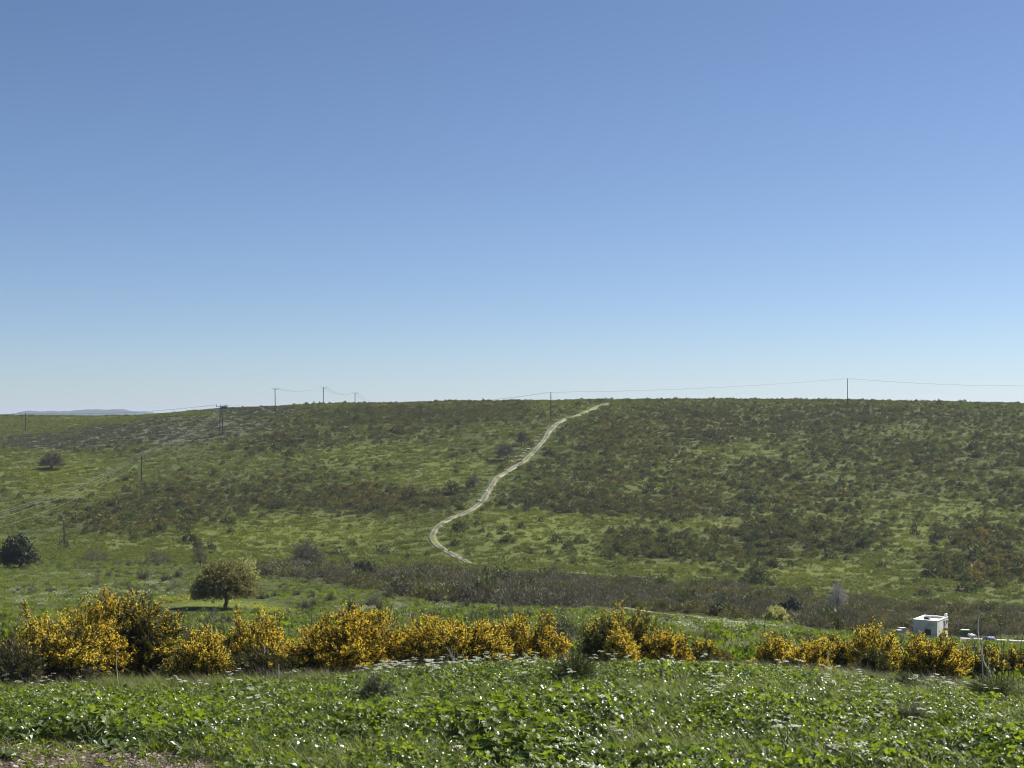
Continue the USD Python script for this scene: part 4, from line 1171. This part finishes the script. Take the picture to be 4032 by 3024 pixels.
stalk('twig_stalk', [(1535, 2470), (1540, 2400), (1548, 2375)], .012, m_dead, 'thin dark weed stalk behind the yellow broom with a brownish middle', None, 42)
for k, (a, b) in enumerate([(1755, 2545), (1768, 2552), (1778, 2540), (1790, 2560), (1744, 2575)]):
    stalk('dry_grass_stem', [(1790 + k * 4, 2650), (1782 + k * 2, 2600), (a, b)], .005, m_bone, 'pale dry grass stem in front of the rounded golden broom', 'dry grass stems by the golden broom', 28.6)
t = thing('branch_pile', 'small heap of dead grey branches below the yellow broom by the white building', 'branches', hit(3640, 2655))
for k in range(6):
    a = r1.uniform(0, 3.14)
    L = r1.uniform(.25, .45)
    p = np.array([[-math.cos(a) * L, -math.sin(a) * L * .5, .05], [0, 0, .14], [math.cos(a) * L, math.sin(a) * L * .5, r1.uniform(.05, .3)]])
    obj('branch', MB().add(*tubes(p[None], np.array([[.014, .011, .006]]), 6)).mesh(), m_twig, t)
t = thing('branch_pile', 'dry grey branches lying in the grass at the left of the knoll', 'branches', hit(130, 2700))
for k in range(5):
    a = r1.uniform(0, 3.14)
    L = r1.uniform(.25, .5)
    p = np.array([[-math.cos(a) * L, -math.sin(a) * L * .5, .12], [0, 0, .22], [math.cos(a) * L, math.sin(a) * L * .5, r1.uniform(.15, .35)]])
    obj('branch', MB().add(*tubes(p[None], np.array([[.014, .011, .006]]), 6)).mesh(), m_twig, t)

# ---------------------------------------------------------------- poles and wires
m_pole = plain('pole_wood', (.045, .040, .036), .85, 0, .2, .2, 3)
m_metal = plain('galvanised', (.30, .31, .32), .5, .6)
m_wire = plain('wire_metal', (.20, .21, .19), .5, .3)
m_wire_dark = plain('wire_dark', (.16, .17, .18), .6)
m_insul = plain('insulator', (.20, .17, .15), .4)


def pole(px, base, top, Y, label, r=.13, arm=None, lean=0.0, twin=False):
    """a line pole; arm: None, 'y' (two raised arms) or 'flat'. Returns the wire points in the world."""
    x = (px - 2016) / F * Y
    g = float(height(np.array([x]), np.array([Y]))[0])
    zt = (HOR - top) / F * Y
    h = zt - g
    t = thing('utility_pole', label, 'pole', (x, Y, g), group=None)
    xs = (-.35, .35) if twin else (0,)
    for q in xs:
        P = np.array([[[q, 0, -.4], [q + lean * h * .5, 0, h * .5], [q * (.5 if twin else 1) + lean * h, 0, h]]])
        obj('post', MB().add(*tubes(P, np.array([[r, r * .9, r * .75]]), 8)).mesh(), m_pole, t)
    o = np.array([x, Y, g])
    tip = np.array([lean * h, 0, h])
    W = [o + tip]
    if arm == 'y':
        for s in (-1, 1):
            P = np.array([[tip + [0, 0, -.35], tip + [s * .55, .1, -.30], tip + [s * .95, .15, -.02]]])
            am = obj('arm', MB().add(*tubes(P, .055, 5)).mesh(), m_metal, t)
            obj('insulator', MB().add(*tubes(np.array([[tip + [s * .95, .15, -.04], tip + [s * .95, .15, .12], tip + [s * .95, .15, .26]]]), np.array([[.05, .08, .05]]), 6)).mesh(), m_insul, am)
            W.append(o + tip + [s * .95, .15, .22])
        obj('insulator', MB().add(*tubes(np.array([[tip, tip + [0, 0, .12], tip + [0, 0, .26]]]), np.array([[.05, .08, .05]]), 6)).mesh(), m_insul, t)
        W[0] = W[0] + [0, 0, .22]
    elif arm == 'flat':
        for z, w in ((-.25, 1.5), (-1.1, 2.2)):
            b = box(w * 2, .14, .16, tip + np.array([0, 0.0, z]))
            am = obj('crossarm', b, m_metal, t)
        for s in (-1.3, -.2, 1.2):
            obj('insulator', MB().add(*tubes(np.array([[tip + [s, 0, -.17], tip + [s, 0, .1], tip + [s, 0, .34]]]), np.array([[.07, .12, .06]]), 6)).mesh(), m_insul, am)
            W.append(o + tip + np.array([s, 0, .3]))
        for k in range(7):
            z = h * (.12 + .11 * k)
            q = .35 * (1 - z / h * .5)
            obj('brace', MB().add(*tubes(np.array([[[-q, 0, z], [0, 0, z + h * .05], [q, 0, z + h * .11]]]), .035, 4)).mesh(), m_metal, t)
    else:
        obj('bracket', box(.10, .5, .12, tip + np.array([0, 0, -.05])), m_metal, t)
    return W


def wire(a, b, sag, label, r=.03, mat=None, group=None):
    s = np.linspace(0, 1, 24)[:, None]
    p = a * (1 - s) + b * s
    p[:, 2] -= 4 * sag * (s * (1 - s))[:, 0]
    tag(obj('wire', MB().add(*tubes(p[None], r, 4)).mesh(), mat or m_wire_dark), label, 'wire', group)


def far(px, py, Y):
    return np.array([(px - 2016) / F * Y, Y, (HOR - py) / F * Y])


W1 = pole(100, 1712, 1626, 455, 'dark pole in front of the far blue hills at the left', .15)
W2 = pole(871, 1703, 1598, 392, 'twin legged pole with crossarms where the wires turn on the skyline', .14, 'flat', twin=True)
W3 = pole(557, 1910, 1786, 325, 'dark pole midway down the left hillside under the four wires', .14, lean=.004)
W4 = pole(254, 2182, 2045, 243, 'dark slightly leaning pole near the dark evergreen shrub', .12, lean=-.02)
W5 = pole(1084, 1612, 1530, 438, 'skyline pole with raised arms, leftmost of three in a row', .13, 'y', lean=-.012)
W6 = pole(1273, 1590, 1525, 462, 'tallest skyline pole with raised arms, middle of three in a row', .13, 'y')
W7 = pole(1398, 1586, 1547, 520, 'small distant skyline pole, rightmost of three in a row', .13, 'y')
W8 = pole(2169, 1645, 1544, 402, 'plain pole beside the upper end of the dirt track', .13)
W9 = pole(3337, 1588, 1490, 440, 'plain tall pole standing alone on the skyline at the right', .13, lean=-.006)
g4 = 'four wires running down the left hillside'
for j, (dx, l0, l1) in enumerate([(0, 0, 0), (.55, .1, .1), (1.1, .2, .25), (1.1, 1.9, 1.7)]):
    a = W2[0] + np.array([-.9 + dx, 0, -.9 - l0 * 2])
    b = W3[0] + np.array([-.5 + dx, 0, .15 - l1])
    c = far(-260, 2070 + [0, 10, 32, 75][j], 215)
    wire(a, b, 1.6, 'pale wire sloping from the twin legged pole down to the hillside pole', 0.014, m_wire, g4)
    wire(b, c, 2.2, 'pale wire sloping from the hillside pole down past the left edge', 0.014, m_wire, 'wires below the hillside pole')
wire(far(-200, 1628, 480), W1[0], .5, 'thin wire arriving from the left at the pole before the blue hills', .03)
wire(W1[0] + [0, 0, .0], W2[1] + [0, 0, 0], 1.2, 'thin wire along the left skyline to the twin legged pole', .03)
wire(W2[3], far(1240, 1606, 560), .4, 'thin wire leaving the twin legged pole to the right along the skyline', .03)
for j, (a, b) in enumerate([(1, 1), (2, 2), (0, 0)]):
    wire(W5[a], W6[b], 1.3, 'sagging wire between the leftmost and tallest skyline poles', .026, group='wires between the first two skyline poles')
    wire(W6[a], W7[b], 1.6, 'sagging wire between the tallest and the small skyline pole', .026, group='wires between the last two skyline poles')
    wire(W7[a], far(1470 + 6 * j, 1586, 620), .8, 'wire dropping behind the ridge from the small skyline pole', .026, group='wires behind the ridge')
wire(far(1640, 1592, 520), W8[0], .8, 'single wire rising from behind the ridge to the pole by the track', .035)
wire(W8[0], W9[0], .9, 'long single wire between the two plain skyline poles', .035)
wire(W9[0], far(4250, 1517, 445), 1.0, 'single wire from the lone right pole to the right edge', .035)

# ---------------------------------------------------------------- the white building, gate and pipe yard
m_white_wall = usdkit.material(stage, '/World/Looks/white_wall', {
    'g': ('geometry', {}), 't': ('noise_texture', {'scale': 1.1, 'detail': 5.0, 'roughness': .65}), 'r': ('rgb_ramp', {'ramp': [(0, (.20, .19, .17)), (.36, (.34, .34, .32)), (.5, (.46, .465, .44)), (1, (.52, .53, .50))]}),
    'p': ('principled_bsdf', {'roughness': .85, 'specular_ior_level': .2})}, [('g.position', 't.vector'), ('t.fac', 'r.fac'), ('r.color', 'p.base_color')], surface='p.BSDF')
m_roof = plain('roof_screed', (.70, .70, .68), .8, 0, .2, .12, 2)
m_dark = plain('dark_opening', (.012, .012, .012), .6)
m_iron = plain('rusty_iron', (.12, .06, .035), .8)
Yb = 168.0
c0, c1, c2 = far(3596, 2443, Yb), far(3690, 2447, Yb - 1.57), far(3729, 2428, Yb + 2.2)
gz0 = float(height(np.array([c1[0]]), np.array([c1[1]]))[0]) - .3
wv = (c1 - c0)[:2]
fw = float(np.linalg.norm(wv))                      # front width
rz = math.atan2(wv[1], wv[0])
ztop = float(c1[2])
H = ztop - gz0
D = 4.3
t = thing('white_building', 'small flat roofed whitewashed building with a parapet behind the yellow broom', 'building', (c0[0], c0[1], gz0), rz)
TH = .22
import manifold3d
def mbox(a, b, c, o):
    return manifold3d.Manifold.cube((a, b, c)).translate(o)
wn = (fw * .47, fw * .27)                            # window: from left, width
shell = mbox(fw, D, H, (0, 0, 0)) - mbox(fw - 2 * TH, D - 2 * TH, H, (TH, TH, .2)) - mbox(wn[1], TH * 3, .75, (wn[0], -TH, H - 1.75)) - mbox(TH * 3, .9, 1.9, (fw - TH * 1.5, D * .55, .3))
obj('wall', shell, m_white_wall, t)
obj('roof', mbox(fw - 2 * TH - .01, D - 2 * TH - .01, .12, (TH + .005, TH + .005, H - .32)), m_roof, t)
wf = obj('window', mbox(wn[1] - .02, .06, .73, (wn[0] + .01, .12, H - 1.74)), m_dark, t)
for k in range(3):
    obj('bar', mbox(.03, .03, .73, (wn[0] + wn[1] * (k + 1) / 4, .04, H - 1.74)), m_iron, wf)
dr_ = obj('door', mbox(.06, .88, 1.88, (fw - .14, D * .55 + .01, .31)), plain('steel_door', (.20, .22, .25), .6), t)
obj('handle', mbox(.05, .04, .14, (fw - .08, D * .55 + .75, 1.2)), m_metal, dr_)
cp = mbox(fw + .08, D + .08, .07, (-.04, -.04, H + .003)) - mbox(fw - 2 * TH - .02, D - 2 * TH - .02, .2, (TH + .01, TH + .01, H - .05))
obj('coping', cp, m_roof, t)
obj('gutter', mbox(.12, .5, .10, (fw + .01, D - .55, H - .35)), m_metal, t)
obj('drainpipe', MB().add(*tubes(np.array([[[fw + .07, D * .93, H - .5], [fw + .07, D * .55, H * .55], [fw + .07, D * .25, .2]]]), .045, 6)).mesh(), plain('pipe_dark', (.05, .05, .05), .6), t)
xb = lambda a, b, c: tuple(np.array([c0[0] + math.cos(rz) * a - math.sin(rz) * b, c0[1] + math.sin(rz) * a + math.cos(rz) * b, gz0 + c]))
tk = thing('roof_tank', 'dark square cooler unit standing on the flat roof of the white building', 'roof unit', xb(fw * .50, D * .20, H - .196), rz)
obj('casing', join(box(.62, .05, .55, (0, -.28, .28)), box(.62, .05, .55, (0, .28, .28)), box(.05, .51, .55, (-.285, 0, .28)), box(.05, .51, .55, (.285, 0, .28)), box(.52, .51, .04, (0, 0, .50))), m_metal, tk)
obj('grille', box(.46, .04, .42, (0, -.33, .28)), m_dark, tk)
s = trimesh.creation.icosphere(subdivisions=2, radius=.20)
dl = thing('roof_lamp', 'white round lamp on the back right corner of the roof parapet', 'lamp', xb(fw - .18, D - .14, H + .073), rz)
obj('globe', (s.vertices + [0, 0, .24], s.faces), plain('lamp_white', (.8, .8, .78), .4), dl, smooth=True)
obj('foot', trimesh.creation.cylinder(radius=.09, height=.1, sections=10).apply_translation((0, 0, .05)), m_metal, dl)

m_pillar = two_tone('pillar_stone', (.22, .20, .17), (.36, .34, .31), .9, .2, 0, 'noise', 4, .02)
for (a, b, s, lb) in ((3552, 2474, 1.0, 'taller square stone gate pillar left of the white building'), (3540, 2483, .75, 'shorter stone gate pillar tucked against the taller one')):
    Yp = 160.0 - (1 - s) * 4
    x = (a - 2016) / F * Yp
    g = float(height(np.array([x]), np.array([Yp]))[0])
    h = (HOR - b) / F * Yp - g
    t = thing('gate_pillar', lb, 'pillar', (x, Yp, g), .2)
    w = .55 * s
    for k in range(7):
        hh = h / 7
        obj('block', box(w + .02 * (k % 2), w + .02 * (k % 2), hh - .02, (0, 0, hh * (k + .5))), m_pillar, t)
    obj('core', box(w - .04, w - .04, h - .01, (0, 0, h / 2 - .1)), m_pillar, t)
    obj('cap', box(w + .14, w + .14, .09, (0, 0, h + .045)), m_white_wall, t)
t = thing('wire_fence', 'thin sagging wire fence panel between the gate pillars and the white building', 'fence', far(3580, 2474, 163))
fz = float(height(np.array([c0[0] - 1]), np.array([163.0]))[0]) - far(3580, 2474, 163)[2]
for k, q in enumerate((-.35, .30)):
    obj('post', MB().add(*tubes(np.array([[[q, 0, fz], [q, 0, fz / 2], [q, 0, .1 - .08 * k]]]), .03, 5)).mesh(), m_metal, t)
for k in range(5):
    obj('strand', MB().add(*tubes(np.array([[[-.35, 0, -.05 - k * .2], [0, 0, -.10 - k * .2], [.30, 0, -.04 - k * .2]]]), .012, 4)).mesh(), m_metal, t)
t = thing('rusty_post', 'short rusty iron post standing behind the yellow broom', 'post', ground_at(3047, 36))
h = (HOR - 2486) / F * 36 - ground_at(3047, 36)[2]
obj('post', join(box(.07, .02, h + .2, (0, 0, h / 2 - .1)), box(.02, .07, h + .2, (.025, .045, h / 2 - .1))), m_iron, t)

# pipe yard at the right edge
m_pipe = plain('pale_pipe', (.62, .58, .54), .6, 0, .4, .15, 1)
m_blue = plain('blue_tarp', (.035, .05, .14), .6, 0, .4, .3, 2)
m_green_box = plain('green_cabinet', (.045, .06, .035), .6)
Yp = 132.0
gl = lambda px, Y=Yp: float(height(np.array([(px - 2016) / F * Y]), np.array([Y]))[0])
q = far(3800, 2482, 150)
t = thing('green_cabinet', 'dull green metal cabinet with a pale lid, right of the white building', 'cabinet', (q[0], q[1], gl(3800, 150)))
hc = q[2] - gl(3800, 150)
obj('body', box(.75, .6, hc, (0, 0, hc / 2)), m_green_box, t)
obj('lid', box(.85, .7, .08, (0, 0, hc + .045)), plain('lid_pale', (.40, .40, .30), .7), t)
obj('plinth', box(.95, .8, .16, (0, 0, .0)), m_pillar, t)
rows = [(3778, 4160, 2516, 'topmost'), (3770, 4180, 2527, 'middle'), (3775, 4190, 2538, 'lowest')]
for k, (a, b, r_, wd) in enumerate(rows):
    for j in range(4):
        aa = a + (b - a) * j / 4 + 3
        bb = a + (b - a) * (j + 1) / 4 - 6
        dr = 0.045 * (aa - 3778)
        p0, p1 = far(aa, r_ + dr, Yp + k * -.5), far(bb, r_ + 0.045 * (bb - 3778), Yp + k * -.5)
        cyl = trimesh.creation.annulus(r_min=.10, r_max=.14, height=float(np.linalg.norm(p1 - p0)), sections=14)
        cyl.apply_transform(trimesh.geometry.align_vectors([0, 0, 1], unit(p1 - p0)))
        t = tag(obj('irrigation_pipe', (cyl.vertices + (p0 + p1) / 2, cyl.faces), m_pipe), f'pale irrigation pipe in the {wd} layer of the stack right of the green cabinet', 'pipe', f'{wd} layer of irrigation pipes')
for k, a in enumerate((3792, 3850, 3905, 3960, 4015)):
    g = gl(a, Yp)
    top = far(a, 2512 + .045 * (a - 3778), Yp)[2]
    t = thing('pipe_rack', 'dark upright rack post holding the stack of pale pipes', 'rack', far(a, 2520, Yp + .4)[:2].tolist() + [g], group='rack posts of the pipe stack')
    obj('post', box(.12, .12, top - g + .1, (0, .0, (top - g) / 2)), m_dark, t)
    obj('foot', box(.3, .9, .1, (0, 0, .02)), m_dark, t)
for k, (a, b) in enumerate(((3823, 2503), (3833, 2502), (3834, 2516))):
    q = far(a, b, Yp - 1.4 + (.6 if k < 2 else 0))
    cyl = trimesh.creation.annulus(r_min=.06, r_max=.125, height=1.2, sections=14)
    cyl.apply_transform(trimesh.transformations.rotation_matrix(math.pi / 2, (1, 0, 0)))
    tag(obj('pipe_end', (cyl.vertices + q, cyl.faces), m_pipe), ('left upper', 'right upper', 'lower')[k] + ' round white pipe end pointing at the viewer beside the green cabinet', 'pipe')
q = far(3897, 2530, Yp - 2.2)
x_, y_ = np.meshgrid(np.linspace(-1, 1, 26), np.linspace(-1, 1, 14))
zz = .62 * (1 - np.abs(x_) ** 3) * (1 - np.abs(y_) ** 4) + .22 * (meshkit.fbm(np.stack([x_ * 3, y_ * 3, 0 * x_], -1), 3, 2) - .5)
g = gl(3897, Yp - 2.2)
htarp = q[2] + .25 - g
v = np.stack([x_ * .75, y_ * .5, np.where((np.abs(x_) > .99) | (np.abs(y_) > .99), 0, zz + max(htarp - .62, .1))], -1).reshape(-1, 3)
i_ = np.arange(26 * 14).reshape(14, 26)
f_ = np.stack([i_[:-1, :-1], i_[:-1, 1:], i_[1:, 1:], i_[1:, :-1]], -1).reshape(-1, 4)
tag(obj('blue_tarpaulin', (v + [q[0], q[1], g], f_), m_blue), 'crumpled dark blue tarpaulin heap in front of the pipe stack', 'tarpaulin')
